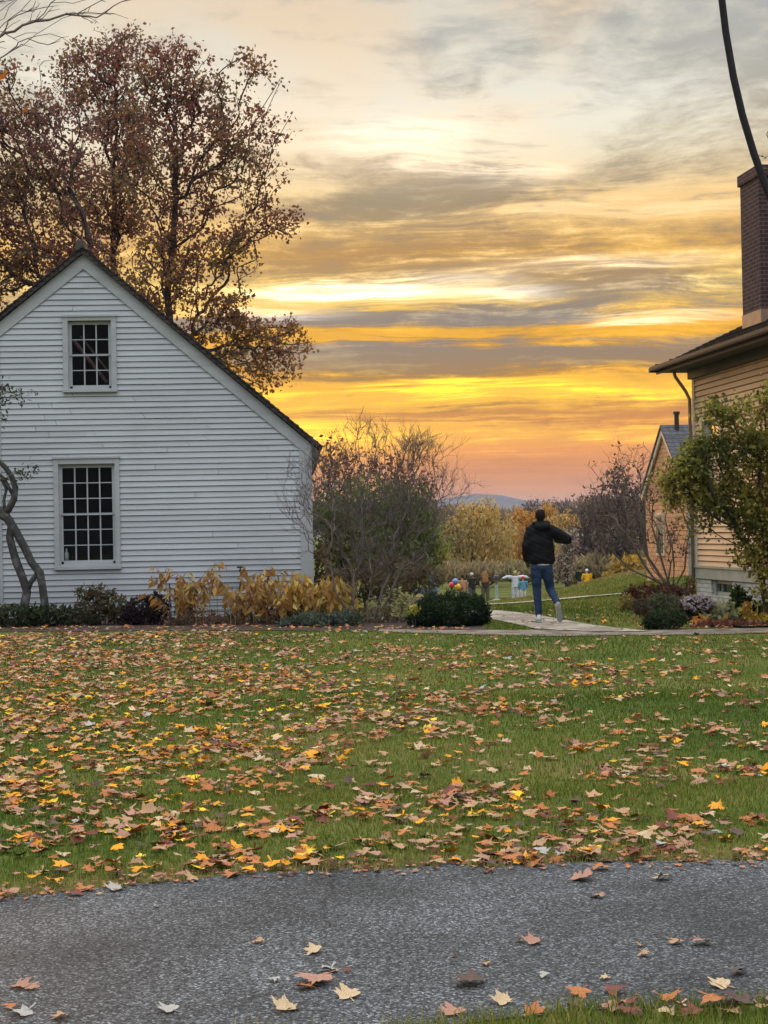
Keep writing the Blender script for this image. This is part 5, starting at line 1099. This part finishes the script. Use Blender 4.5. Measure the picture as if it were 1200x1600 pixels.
# pale ferns
def fern(name, label, px, py, D, n, ln, cols, seed):
    rg = np.random.default_rng(seed); b = G1(P(px, py, D)[0], D); t = thing(name, label, 'fern', b); Cs, Ds = [], []; sm = MB()
    for k in range(n):
        a = rg.uniform(-1, 1); l = ln * rg.uniform(.7, 1.05); pts = [b + np.array([a * .35 * l * s, -.2 * l * s * s * rg.uniform(0, 1), l * (1.15 * s - .25 * s ** 3)]) for s in np.linspace(0, 1, 12)]
        sm.tube(pts, .004, 4, False)
        for i in range(2, 12):
            wd = .13 * (1 - i / 12.5)
            for sd_ in (-1, 1):
                for q in np.linspace(.1, 1, 4): Cs.append(pts[i] + np.array([sd_ * wd * q, 0, wd * q * .3])); Ds.append([sd_ * .7, rg.normal() * .2, .25])
    sm.build('stems', M_twig, t); C = np.array(Cs); link('fronds', leaves_mesh(C, .05, palette(len(C), cols, [1] * len(cols)), .5, 0, dirs=np.array(Ds)), M_leaf, t)
fern('fern', 'pale straw coloured fern upright left of the yew', 624, 965, 24.9, 5, .62, [(.5, .48, .2), (.42, .42, .16), (.55, .5, .28)], 31)
leafy('fern', 'bright yellow green fern lying over the yew', 'fern', [(650, 957, 16, 5), (650, 951, 10, 5), (649, 946, 4, 4)], 23.8, 260, .06, [(.5, .5, .06), (.6, .52, .1)], [1, 1], .3, .7, .5, 0, 6, part='fronds')
leafy('dry_weeds', 'pale dry weeds between the bare shrub and the yew', 'weeds', [(600, 955, 30, 22), (640, 950, 22, 20), (618, 970, 26, 12)], 25.2, 700, .07, [(.3, .28, .2), (.2, .16, .1), (.12, .08, .06), (.2, .22, .12)], [1, 2, 2, 1], .35, -.2)
# right hand border
leafy('red_barberry', 'dark red twiggy border shrub below the lilac', 'shrub', [(1005, 925, 26, 12), (1040, 925, 30, 12), (985, 930, 14, 9)], 28.5, 1700, .06, [(.11, .04, .03), (.16, .06, .04), (.07, .035, .03)], [2, 2, 2], .4, -.2)
leafy('brown_mound', 'round brown heather mound at the left of the border', 'shrub', [(1003, 948, 16, 13)], 25.2, 700, .05, [(.08, .05, .045), (.12, .075, .06)], [1, 1], .4, -.1)
leafy('silver_shrub', 'soft grey green shrub in the middle of the border', 'shrub', [(1045, 948, 28, 18), (1030, 940, 20, 12)], 24.0, 1500, .06, [(.12, .13, .07), (.16, .16, .09), (.08, .09, .05)], [2, 2, 2], .35, -.2)
leafy('dark_juniper', 'low dark green juniper at the front of the border', 'shrub', [(1040, 968, 34, 15), (1020, 973, 18, 10)], 22.3, 2300, .05, [(.02, .035, .015), (.035, .055, .02), (.05, .07, .03)], [2, 2, 1], .35, -.1)
mu = leafy('chrysanthemum', 'mounded chrysanthemum with pale pink flowers by the cellar window', 'flowers', [(1092, 950, 25, 17)], 23.9, 1300, .055, [(.03, .05, .02), (.05, .07, .025)], [1, 1], .5, 0)
C = blobs([(1090, 943, 25, 13)], 23.8, 230, .9, .7); link('blossoms', leaves_mesh(np.repeat(C, 5, 0), .035, palette(5 * len(C), [(.5, .4, .42), (.42, .32, .37), (.6, .52, .5)], [1, 1, 1]), .7, -.3), M_leaf, mu)
leafy('hosta', 'yellowing broad leaved hosta in front of the cellar window', 'plant', [(1130, 955, 24, 12), (1120, 962, 22, 9)], 23.8, 420, .11, [(.34, .34, .14), (.24, .26, .08), (.4, .4, .24)], [1, 1, 1], .5, .1)
leafy('green_climber', 'leafy green climber right of the cellar window', 'plant', [(1155, 940, 14, 22), (1170, 950, 22, 14), (1150, 925, 8, 10)], 24.4, 650, .08, [(.05, .08, .02), (.08, .11, .025), (.03, .05, .015)], [1, 1, 1], .6, .2)
leafy('yellow_plant', 'clear yellow leaf spike in the right border', 'plant', [(1167, 952, 7, 12), (1185, 965, 20, 7), (1200, 968, 25, 6)], 23.2, 260, .09, [(.6, .42, .04), (.45, .36, .05), (.4, .2, .05)], [2, 1, 1], .5, .1)
leafy('orange_hosta', 'collapsed orange hosta leaves at the edge of the border', 'plant', [(1095, 970, 14, 5), (1110, 972, 14, 4), (1130, 975, 18, 4)], 22.9, 80, .12, [(.55, .24, .05), (.46, .27, .07), (.4, .16, .06)], [2, 1, 1], .5, .9, stems=4)
leafy('red_leaf_bed', 'dark red fallen leaves heaped along the right border', 'leaf bed', [(1150, 977, 50, 3.5), (1200, 977, 40, 4), (1110, 978, 30, 3)], 22.6, 520, .08, [(.15, .05, .04), (.24, .1, .06), (.10, .05, .04), (.3, .18, .1)], [2, 2, 2, 1], .6, .0, stems=0)
leafy('yellow_weeds', 'yellow green weeds left of the brown mound', 'weeds', [(980, 942, 10, 12), (972, 950, 8, 8)], 27.2, 300, .08, [(.3, .27, .06), (.22, .2, .06), (.35, .25, .08)], [1, 1, 1], .4, 0)
leafy('pink_rose', 'small rose with fading pink bloom at the house corner', 'plant', [(1077, 915, 8, 16), (1072, 925, 12, 10)], 29.5, 260, .08, [(.12, .13, .04), (.3, .2, .12), (.5, .24, .2)], [3, 1.5, 1], .5, .1)

# ------------------------------------------------------------------ people and figures
_b = bmesh.new(); bmesh.ops.create_icosphere(_b, subdivisions=2, radius=1); SPH = [np.array(v.co) for v in _b.verts]; _b.free()
def blobmesh(caps, vox, sm=6):
    """tapered ellipsoid capsules fused into one continuous surface"""
    vv, ff = [], []
    for (p0, r0, p1, r1) in caps:
        bm = bmesh.new()
        for p_, r_ in ((p0, r0), (p1, r1)):
            r3 = np.array((r_,) * 3 if np.isscalar(r_) else r_)
            for q in SPH: bm.verts.new(np.array(p_) + q * r3)
        bmesh.ops.convex_hull(bm, input=list(bm.verts))
        n0 = len(vv); bm.verts.index_update(); vv += [tuple(v.co) for v in bm.verts]; ff += [tuple(n0 + v.index for v in f.verts) for f in bm.faces]; bm.free()
    me = bpy.data.meshes.new('tmp'); me.from_pydata(vv, [], ff); bm = bmesh.new(); bm.from_mesh(me)
    bmesh.ops.delete(bm, geom=[v for v in bm.verts if not v.link_faces], context='VERTS'); bm.to_mesh(me); bm.free()
    o = bpy.data.objects.new('tmp', me); COL.objects.link(o)
    md = o.modifiers.new('r', 'REMESH'); md.mode = 'VOXEL'; md.voxel_size = vox; md.use_smooth_shade = True
    if sm: s_ = o.modifiers.new('s', 'SMOOTH'); s_.factor = .5; s_.iterations = sm
    dg = bpy.context.evaluated_depsgraph_get(); dg.update(); out = bpy.data.meshes.new_from_object(o.evaluated_get(dg))
    bpy.data.objects.remove(o); bpy.data.meshes.remove(me); out.materials.clear()
    for p_ in out.polygons: p_.use_smooth = True
    return out
def part(name, caps, vox, m, parent, sm=6, base=None, yaw=0.0, scale=1.0, wrinkle=0.0):
    me = blobmesh(caps, vox, sm); n_ = len(me.vertices); a = np.empty(n_ * 3); me.vertices.foreach_get('co', a); a = a.reshape(-1, 3)
    if wrinkle:
        me.calc_loop_triangles(); nn = np.empty(n_ * 3); me.vertices.foreach_get('normal', nn); nn = nn.reshape(-1, 3)
        a = a + nn * (wrinkle * (np.sin(a[:, 2] * 46 + np.sin(a[:, 0] * 17) * 2) * .6 + np.sin(a[:, 2] * 83 + a[:, 0] * 40) * .4))[:, None]
    c, s = math.cos(yaw), math.sin(yaw); a = (a * scale) @ np.array([[c, -s, 0], [s, c, 0], [0, 0, 1]]).T
    me.vertices.foreach_set('co', a.ravel()); me.update()
    o = bpy.data.objects.new(name, me); COL.objects.link(o); me.materials.append(m); o.parent = parent; ORI[o.name] = ORI[parent.name]; return o
M_skin = mat('skin', (.16, .09, .065), (.13, .075, .055), 8, .6)
M_jkt = mat('black_jacket', (.004, .004, .005), (.009, .009, .010), 6, .7, .35, 30, spec=.14); M_jean = mat('blue_denim', (.010, .024, .062), (.022, .045, .10), 7, .85, .3, 120)
M_hair = mat('dark_hair', (.010, .007, .006), (.018, .012, .01), 30, .8, .5, 90, spec=.15); M_shoe = mat('grey_white_shoe', (.55, .53, .5), (.42, .4, .38), 12, .6); M_sole = mat('grey_sole', (.33, .33, .31), (.25, .25, .24), 20, .8); M_shirt = mat('white_shirt', (.6, .58, .55), None, 8, .8)
g = G(848, 974.5); man = thing('person', 'man in black hooded jacket and blue jeans walking away on the flagstone path', 'person', (g[0], g[1], g[2] + .02))
def hand(root, d, side, sc=1.0):
    """palm, four fingers, thumb as capsules; d = pointing direction, side = thumb side"""
    d = np.array(d, float); d /= np.linalg.norm(d); s = np.array(side, float); s -= d * (s @ d); s /= np.linalg.norm(s); n_ = np.cross(d, s); r0 = np.array(root, float); out = [(tuple(r0 + d * .01), .026, tuple(r0 + d * .075), .028)]
    for k, (o_, ln) in enumerate(((.028, .07), (.01, .08), (-.009, .075), (-.027, .058))):
        b = r0 + d * .085 + s * o_; m1 = b + d * ln * .5 + n_ * .012; e_ = m1 + d * ln * .35 + n_ * .028; out += [(tuple(b), .0095, tuple(m1), .0088), (tuple(m1), .0088, tuple(e_), .0078)]
    b = r0 + d * .03 + s * .026; m1 = b + s * .03 + d * .025 + n_ * .01; out += [(tuple(b), .013, tuple(m1), .011), (tuple(m1), .011, tuple(m1 + d * .03 + n_ * .008), .009)]
    return out
hx = -.005
body = [((hx, .0, 1.70), (.074, .092, .098), (hx, .012, 1.655), (.066, .085, .085)), ((hx, .03, 1.60), (.055, .07, .05), (hx, .02, 1.60), (.055, .06, .05)), ((0, -.01, 1.45), .062, (hx, .0, 1.62), .056),
 ((hx - .078, -.002, 1.665), (.012, .022, .032), (hx - .072, .0, 1.665), (.012, .02, .03)), ((hx + .078, -.002, 1.665), (.012, .022, .032), (hx + .072, .0, 1.665), (.012, .02, .03)),
 ((hx, .088, 1.655), .014, (hx, .108, 1.638), .016), ((hx - .02, .093, 1.612), .01, (hx + .02, .093, 1.612), .01), ((hx, .08, 1.575), .028, (hx, .06, 1.58), .03),
 ((0, 0, 1.42), (.15, .09, .06), (0, 0, 1.0), (.14, .1, .06)), ((-.08, 0, .92), .09, (-.085, .01, .5), .055), ((-.085, .01, .5), .055, (-.06, 0, .09), .04), ((.08, 0, .92), .09, (.125, .05, .52), .055), ((.125, .05, .52), .055, (.215, -.26, .3), .04),
 ((-.19, 0, 1.43), .055, (-.26, -.03, 1.17), .045), ((-.26, -.03, 1.17), .045, (-.235, .13, .99), .034), ((.19, 0, 1.43), .055, (.43, .03, 1.30), .045), ((.43, .03, 1.30), .045, (.27, .24, 1.30), .034)]
body += hand((-.23, .14, .985), (.25, .6, -.6), (1, .3, 0)) + hand((.265, .245, 1.30), (-.85, .45, .1), (0, 0, 1))
part('body', body, .011, M_skin, man, 2)
part('hair', [((hx, -.008, 1.705), (.081, .1, .085), (hx, -.02, 1.675), (.079, .088, .07)), ((hx, -.035, 1.64), (.066, .055, .05), (hx, -.03, 1.60), (.05, .04, .03))], .009, M_hair, man, 2, wrinkle=.002)
jk = [((-.02, 0, 1.44), (.18, .115, .075), (-.01, -.01, 1.25), (.212, .145, .1)), ((-.01, -.01, 1.25), (.212, .145, .1), (.0, 0, .98), (.225, .155, .05)), ((0, 0, .98), (.225, .155, .05), (.005, 0, .93), (.212, .145, .035)), ((-.12, 0, 1.49), .07, (.1, 0, 1.49), .07),
 ((-.165, 0, 1.45), .082, (-.235, -.03, 1.2), .078), ((-.235, -.03, 1.2), .078, (-.23, .02, 1.02), .066), ((-.23, .02, 1.02), .066, (-.2, .12, .97), .055),
 ((.16, 0, 1.44), .098, (.405, .0, 1.30), .084), ((.405, .0, 1.30), .086, (.28, .2, 1.29), .06)]
jko = part('jacket', jk, .014, M_jkt, man, 5, wrinkle=.0055)
part('hood', [((-.06, -.05, 1.555), (.07, .05, .045), (.08, -.05, 1.555), (.07, .05, .045)), ((-.03, -.11, 1.5), (.09, .045, .06), (.06, -.11, 1.5), (.09, .045, .06)), ((-.1, .03, 1.55), .035, (-.1, -.03, 1.56), .04), ((.1, .03, 1.55), .035, (.1, -.03, 1.56), .04)], .012, M_jkt, man, 4)
part('shirt_hem', [((-.0, -.02, .925), (.14, .11, .02), (.02, -.02, .9), (.14, .112, .016))], .012, M_shirt, man, 2)
part('jeans', [((-.075, -.01, .86), (.105, .115, .09), (.075, -.01, .86), (.105, .115, .09)), ((-.085, -.005, .8), (.095, .105, .09), (-.08, .015, .5), .068), ((-.08, .015, .5), .068, (-.058, .0, .12), .056), ((.085, -.005, .8), (.095, .105, .09), (.135, .05, .51), .07), ((.135, .05, .51), .07, (.205, -.22, .33), .055)], .012, M_jean, man, 4, wrinkle=.004)
s1_ = part('shoe', [((-.06, -.06, .055), (.042, .05, .045), (-.07, .12, .045), (.045, .055, .04)), ((-.058, -.04, .09), .042, (-.06, 0, .1), .042)], .01, M_shoe, man, 3); part('sole', [((-.06, -.07, .016), (.045, .055, .016), (-.072, .14, .016), (.046, .05, .016))], .008, M_sole, s1_, 1)
s2_ = part('shoe', [((.215, -.27, .27), (.042, .045, .045), (.24, -.19, .07), (.044, .045, .05)), ((.21, -.24, .31), .042, (.212, -.25, .28), .042)], .01, M_shoe, man, 3); part('sole', [((.217, -.318, .285), (.043, .014, .05), (.245, -.236, .06), (.046, .014, .055))], .008, M_sole, s2_, 1)

def cm(name, c): return mat(name, c, tuple(x * .7 for x in c), 8, .85)
def figure(name, label, cat, px, D, hgt, coat, legs, hairc, pose='down', yaw=0.0, skin=None, long_hair=False, hat=None, zoff=0.0, group=None, wide=1.0):
    x = P(px, 900, D)[0]; t = thing(name, label, cat, (x, D, float(H(x, D)) + zoff), group); k = hgt / 1.75; v = .022; W = lambda L_: [((a[0] * wide, a[1], a[2]), (np.array((b,) * 3 if np.isscalar(b) else b) * np.array([(wide + 1) / 2, 1, 1])), (c[0] * wide, c[1], c[2]), (np.array((d,) * 3 if np.isscalar(d) else d) * np.array([(wide + 1) / 2, 1, 1]))) for a, b, c, d in L_]
    arms = {'down': [((-.2, 0, 1.4), (-.26, .03, 1.12), (-.2, .14, .93)), ((.2, 0, 1.4), (.26, .03, 1.12), (.2, .14, .93))], 'out': [((-.17, 0, 1.4), (-.36, 0, 1.43), (-.54, 0, 1.35)), ((.17, 0, 1.4), (.36, 0, 1.43), (.54, 0, 1.38))], 'hips': [((-.2, 0, 1.4), (-.36, .0, 1.16), (-.24, .12, .98)), ((.2, 0, 1.4), (.34, .0, 1.14), (.2, .16, 1.0))]}[pose]
    b = [((0, 0, 1.66), (.078, .09, .1), (0, .01, 1.6), (.07, .08, .08)), ((0, 0, 1.42), .058, (0, 0, 1.58), .055), ((0, .09, 1.62), .014, (0, .1, 1.6), .014), ((-.078, 0, 1.63), .018, (.078, 0, 1.63), .018), ((0, 0, 1.38), (.15, .09, .06), (0, 0, .98), (.14, .1, .06)), ((-.09, 0, .9), .085, (-.09, .01, .08), .045), ((.09, 0, .9), .085, (.09, .01, .08), .045), ((-.09, -.02, .035), .035, (-.1, .13, .03), .035), ((.09, -.02, .035), .035, (.1, .13, .03), .035)]
    for a in arms:
        b += [(a[0], .05, a[1], .045), (a[1], .045, a[2], .035)]; b += hand(a[2], np.array(a[2]) - np.array(a[1]), (0, 1, .2))
    part('body', W(b), .016, skin or M_skin, t, 2, yaw=yaw, scale=k)
    cc = [((0, 0, 1.41), (.17, .105, .06), (0, 0, 1.12), (.18, .12, .08)), ((0, 0, 1.12), (.18, .12, .08), (0, 0, .86), (.2, .14, .05))]
    for a in arms:
        e2_ = np.array(a[1]) * .15 + np.array(a[2]) * .85; q_ = 1.45 if pose == 'out' else 1.0; cc += [(a[0], .078 * q_, a[1], .068 * q_), (a[1], .068 * q_, tuple(e2_), .056 * q_)]
    part('coat', W(cc), v, coat, t, 3, yaw=yaw, scale=k, wrinkle=.006)
    part('trousers', W([((-.07, 0, .88), (.11, .12, .08), (.07, 0, .88), (.11, .12, .08)), ((-.09, 0, .85), .105, (-.09, .01, .12), .075), ((.09, 0, .85), .105, (.09, .01, .12), .075)]), v, legs, t, 3, yaw=yaw, scale=k)
    if hat is not None:
        part('hat', W([((0, 0, 1.67), (.11, .12, .1), (0, 0, 1.72), (.09, .09, .08)), ((0, .02, 1.66), (.13, .15, .02), (0, .0, 1.66), (.13, .13, .02))]), v, hat, t, 2, yaw=yaw, scale=k)
    else:
        hcaps = [((0, -.01, 1.69), (.09, .1, .085), (0, -.03, 1.64), (.088, .08, .07))]
        if long_hair: hcaps += [((0, -.04, 1.64), (.1, .075, .08), (0, -.085, 1.42), (.155, .055, .06)), ((0, -.085, 1.42), (.155, .055, .06), (0, -.11, 1.16), (.15, .045, .05))]
        part('hair', W(hcaps), v, hairc, t, 3, yaw=yaw, scale=k, wrinkle=.004)
    return t
GR = 'scarecrow figures set out on the green'
black = cm('black_coat', (.016, .018, .018)); grey = cm('grey_cloth', (.1, .1, .1))
figure('person', 'white haired person in a dark coat standing on the green', 'person', 737, 84, 1.66, black, grey, cm('white_hair', (.6, .57, .52)), 'hips', .6, wide=1.4)
figure('person', 'woman with long auburn hair and dark brown jacket seen from behind', 'person', 758, 84, 1.74, cm('brown_jacket', (.05, .032, .026)), cm('khaki_trousers', (.13, .11, .065)), cm('auburn_hair', (.38, .15, .05)), 'hips', 0, long_hair=True, wide=1.35)
straw = cm('straw', (.5, .38, .2))
sc1 = figure('scarecrow', 'scarecrow in white overalls with arms stretched wide', 'scarecrow', 805, 84, 1.72, cm('white_overalls', (.62, .62, .68)), cm('white_trousers', (.6, .6, .66)), straw, 'out', 0, straw, group=GR, wide=1.25)
figure('scarecrow', 'small scarecrow with red hat, blue shirt and white trousers', 'scarecrow', 817, 81, 1.35, cm('sky_blue_shirt', (.12, .30, .45)), cm('white_cotton', (.62, .6, .58)), straw, 'down', .4, straw, hat=cm('red_hat', (.55, .03, .03)), group=GR, wide=1.3)
figure('scarecrow', 'scarecrow in a bright yellow raincoat and white hat', 'scarecrow', 917, 96, 1.6, cm('yellow_raincoat', (.85, .42, .01)), cm('yellow_trousers', (.7, .38, .02)), straw, 'down', .2, straw, hat=cm('white_hat', (.65, .66, .68)), group=GR, zoff=.35, wide=1.25)
figure('scarecrow', 'dark green clad scarecrow with pale pink trousers behind the yellow one', 'scarecrow', 906, 98, 1.75, cm('dark_green_coat', (.012, .035, .03)), cm('pink_cloth', (.62, .36, .32)), cm('black_hair', (.015, .012, .01)), 'down', -.3, straw, group=GR, zoff=.4)
# upside-down jeans legs on a straw bale
DJ = 49; q = P(678, 925, DJ); gz = float(H(q[0], DJ))
bal = MB(); bal.fbox(lambda a, b, c: (q[0] - .25 + a, DJ + c, gz + b), -.55, .55, 0, q[2] - gz - .12, -.35, .35); mbale = bal.build('straw_bale', mat('straw_bale', (.4, .27, .16), (.27, .17, .1), 14, .95, 1, 50), None, (q[0] - .25, DJ, gz)); tag(mbale, 'straw bale behind the yew under the upturned jeans', 'bale')
jl = thing('upturned_scarecrow', 'headfirst scarecrow with one blue jeans leg sticking straight up', 'scarecrow', (q[0], DJ, q[2]), GR)
jd = cm('light_denim', (.09, .17, .34))
part('body', [((.05, .02, -.05), (.13, .12, .12), (.1, .12, -.38), (.15, .12, .1)), ((.1, .12, -.45), .09, (.1, .14, -.5), .09), ((0, 0, .05), .06, (-.1, 0, .7), .045), ((0, 0, .02), .06, (-.62, -.05, .04), .045)], .02, straw, jl, 2)
part('jeans', [((.03, 0, 0), (.12, .11, .1), (.04, 0, .02), (.12, .11, .1)), ((.02, 0, .05), .105, (-.06, 0, .36), .078), ((-.06, 0, .36), .078, (-.1, 0, .66), .06), ((0, 0, 0), .1, (-.36, -.05, .03), .08), ((-.36, -.05, .03), .08, (-.62, -.06, .04), .062)], .02, jd, jl, 3, wrinkle=.005)
part('boot', [((-.1, 0, .68), .058, (-.115, 0, .82), .06), ((-.115, 0, .84), .055, (-.2, -.05, .88), .045)], .018, black, jl, 2); part('boot', [((-.62, -.06, .05), .058, (-.7, -.06, .06), .06), ((-.7, -.06, .06), .055, (-.68, -.06, .17), .05)], .018, grey, jl, 2)
part('shirt', [((.06, .04, -.08), (.15, .13, .08), (.1, .12, -.36), (.17, .13, .1))], .02, cm('pale_shirt', (.5, .46, .42)), jl, 2)
# seated figure with balloons
DBal = 56
def balloon(px, py, r_px, c, label):
    p_ = P(px, py, DBal); r_ = r_px / F * DBal; t = thing('balloon', label, 'balloon', p_ - np.array([0, 0, r_ * 1.2]), 'balloons beside the seated scarecrow')
    part('envelope', [((0, 0, r_ * 1.2), (r_, r_, r_ * 1.08), (0, 0, r_ * .75), r_ * .7), ((0, 0, r_ * .5), r_ * .4, (0, 0, 0), r_ * .14)], r_ * .14, mat('balloon_' + label.split()[0], c, tuple(x * .9 for x in c), 3, .25, spec=.6), t, 4)
    s_ = MB(); b = ORI[t.name]; h0 = P(722, 930, DBal); s_.tube([b, (b + h0) / 2 + np.array([.02, 0, 0]), h0], .004, 4, False); s_.build('string', M_gutter, t)
balloon(706, 914, 4.6, (.7, .02, .05), 'red balloon, left one of the three'); balloon(711.5, 908.5, 4.8, (.12, .25, .6), 'blue balloon, highest of the three'); balloon(715.5, 916.5, 4.6, (.85, .48, .02), 'yellow balloon, lowest right of the three')
figure('scarecrow', 'short dark haired scarecrow in pink behind the balloons', 'scarecrow', 722, DBal + .5, 1.25, cm('pink_orange_cloth', (.5, .26, .17)), grey, cm('near_black_hair', (.02, .015, .012)), 'down', .3, straw, group=GR, zoff=-.15)
# post lamp on the green
pp = P(776, 930, 80); pz = float(H(pp[0], 80)); lp = thing('garden_post', 'slim pale green post with a small cap right of the auburn haired woman', 'post', (pp[0], 80, pz)); b = MB(); c0 = np.array([pp[0], 80, pz])
b.tube([c0, c0 + np.array([0, 0, .95])], .085, 10); b.build('pole', cm('pale_green_paint', (.36, .42, .4)), lp); b = MB(); b.tube([c0 + np.array([0, 0, .95]), c0 + np.array([0, 0, 1.3])], .07, 10); b.tube([c0 + np.array([0, 0, 1.3]), c0 + np.array([0, 0, 1.42]), c0 + np.array([0, 0, 1.46])], [.16, .16, .02], 10); b.build('cap', cm('dark_cap', (.12, .12, .12)), lp); b = MB(); b.tube([c0 + np.array([0, 0, -.1]), c0 + np.array([0, 0, .08]), c0 + np.array([0, 0, .22])], [.5, .42, .12], 12); b.build('base', cm('grey_stone_base', (.34, .33, .33)), lp, smooth=True)
# wooden stake seen between the man's legs
stp = P(845, 920, 70); sz_ = float(H(stp[0], 70)); st = MB(); st.tube([(stp[0], 70, sz_ - .05), (stp[0], 70, sz_ + .75)], .05, 8); st.tube([(stp[0], 70, sz_ + .75), (stp[0], 70, sz_ + 1.15)], .075, 8); tag(st.build('garden_stake', cm('weathered_wood', (.3, .2, .15)), None, (stp[0], 70, sz_)), 'short wooden stake seen past the walking man', 'stake')

# ------------------------------------------------------------------ overhead cable
cpts = [(1085, -1500, 9.5), (1100, -700, 8.2), (1112, -260, 7.5), (1121, -90, 7.35), (1128, 0, 7.2), (1134, 50, 7.15), (1146, 120, 7.0), (1160, 180, 6.9), (1178, 240, 6.8), (1196, 290, 6.7), (1216, 340, 6.6), (1260, 440, 6.4), (1340, 600, 6.2)]
cpl = [P(a, b_, d) for a, b_, d in cpts]; e_ = cpl[-1]; cpl += [np.array([e_[0] + .25, e_[1] - .1, e_[2] - .9]), np.array([e_[0] + .4, e_[1] - .15, -.05])]
cb = MB(); cb.tube(cpl, .0165, 10)
base = P(1196, 290, 6.7); tag(cb.build('overhead_cable', mat('black_rubber', (.006, .005, .007), (.010, .009, .010), 20, .7, .2, 60, spec=.1, stretch=(1, 1, 1)), None, base, True), 'thick black cable sagging past the brick chimney', 'cable')
tree('sapling', 'few thin twigs with narrow leaves entering above the chimney', 'tree', G1(P(1420, 950, 16)[0], 16), [[G1(P(1420, 950, 16)[0], 16), P(1400, 600, 16), P(1330, 350, 16), P(1250, 180, 16)]], np.array([P(1210, 185, 16), P(1198, 210, 16), P(1185, 243, 16), P(1177, 257, 16), P(1205, 225, 16), P(1196, 246, 16), P(1230, 250, 16), P(1212, 262, 16), P(1194, 264, 16)]), .6, .006, M_twig,
     dict(size=.05, per=1, spread=.01, cols=[(.08, .09, .03)], w=[1], rmax=.012, droop=1), trunkname='stem', crownname='foliage', cap=.05)

# ------------------------------------------------------------------ render settings
HAZE = 0.000125
if HAZE:
    mh, ht, hb, ho = newmat('haze'); ht.nodes.remove(hb); pv = nd(ht, 'ShaderNodeVolumePrincipled'); pv.inputs['Color'].default_value = (.62, .74, 1, 1); pv.inputs['Density'].default_value = HAZE; pv.inputs['Anisotropy'].default_value = 0
    ht.links.new(pv.outputs[0], ho.inputs['Volume'])
    hz = MB(); hz.box8([(-3200, -70, -12), (3200, -70, -12), (3200, 6300, -12), (-3200, 6300, -12), (-3200, -70, 100), (3200, -70, 100), (3200, 6300, 100), (-3200, 6300, 100)]); tag(hz.build('haze', mh), 'thin evening haze filling the valley', 'haze', kind='stuff')
scene.render.engine = 'CYCLES'
cy = scene.cycles
cy.use_denoising = True; cy.max_bounces = 6; cy.diffuse_bounces = 3; cy.glossy_bounces = 2; cy.transmission_bounces = 4; cy.transparent_max_bounces = 8; cy.volume_bounces = 1
cy.use_adaptive_sampling = True; cy.adaptive_threshold = .015; cy.sample_clamp_indirect = 6
scene.view_settings.view_transform = 'Standard'; scene.view_settings.look = 'None'; scene.view_settings.exposure = 0; scene.view_settings.gamma = 1
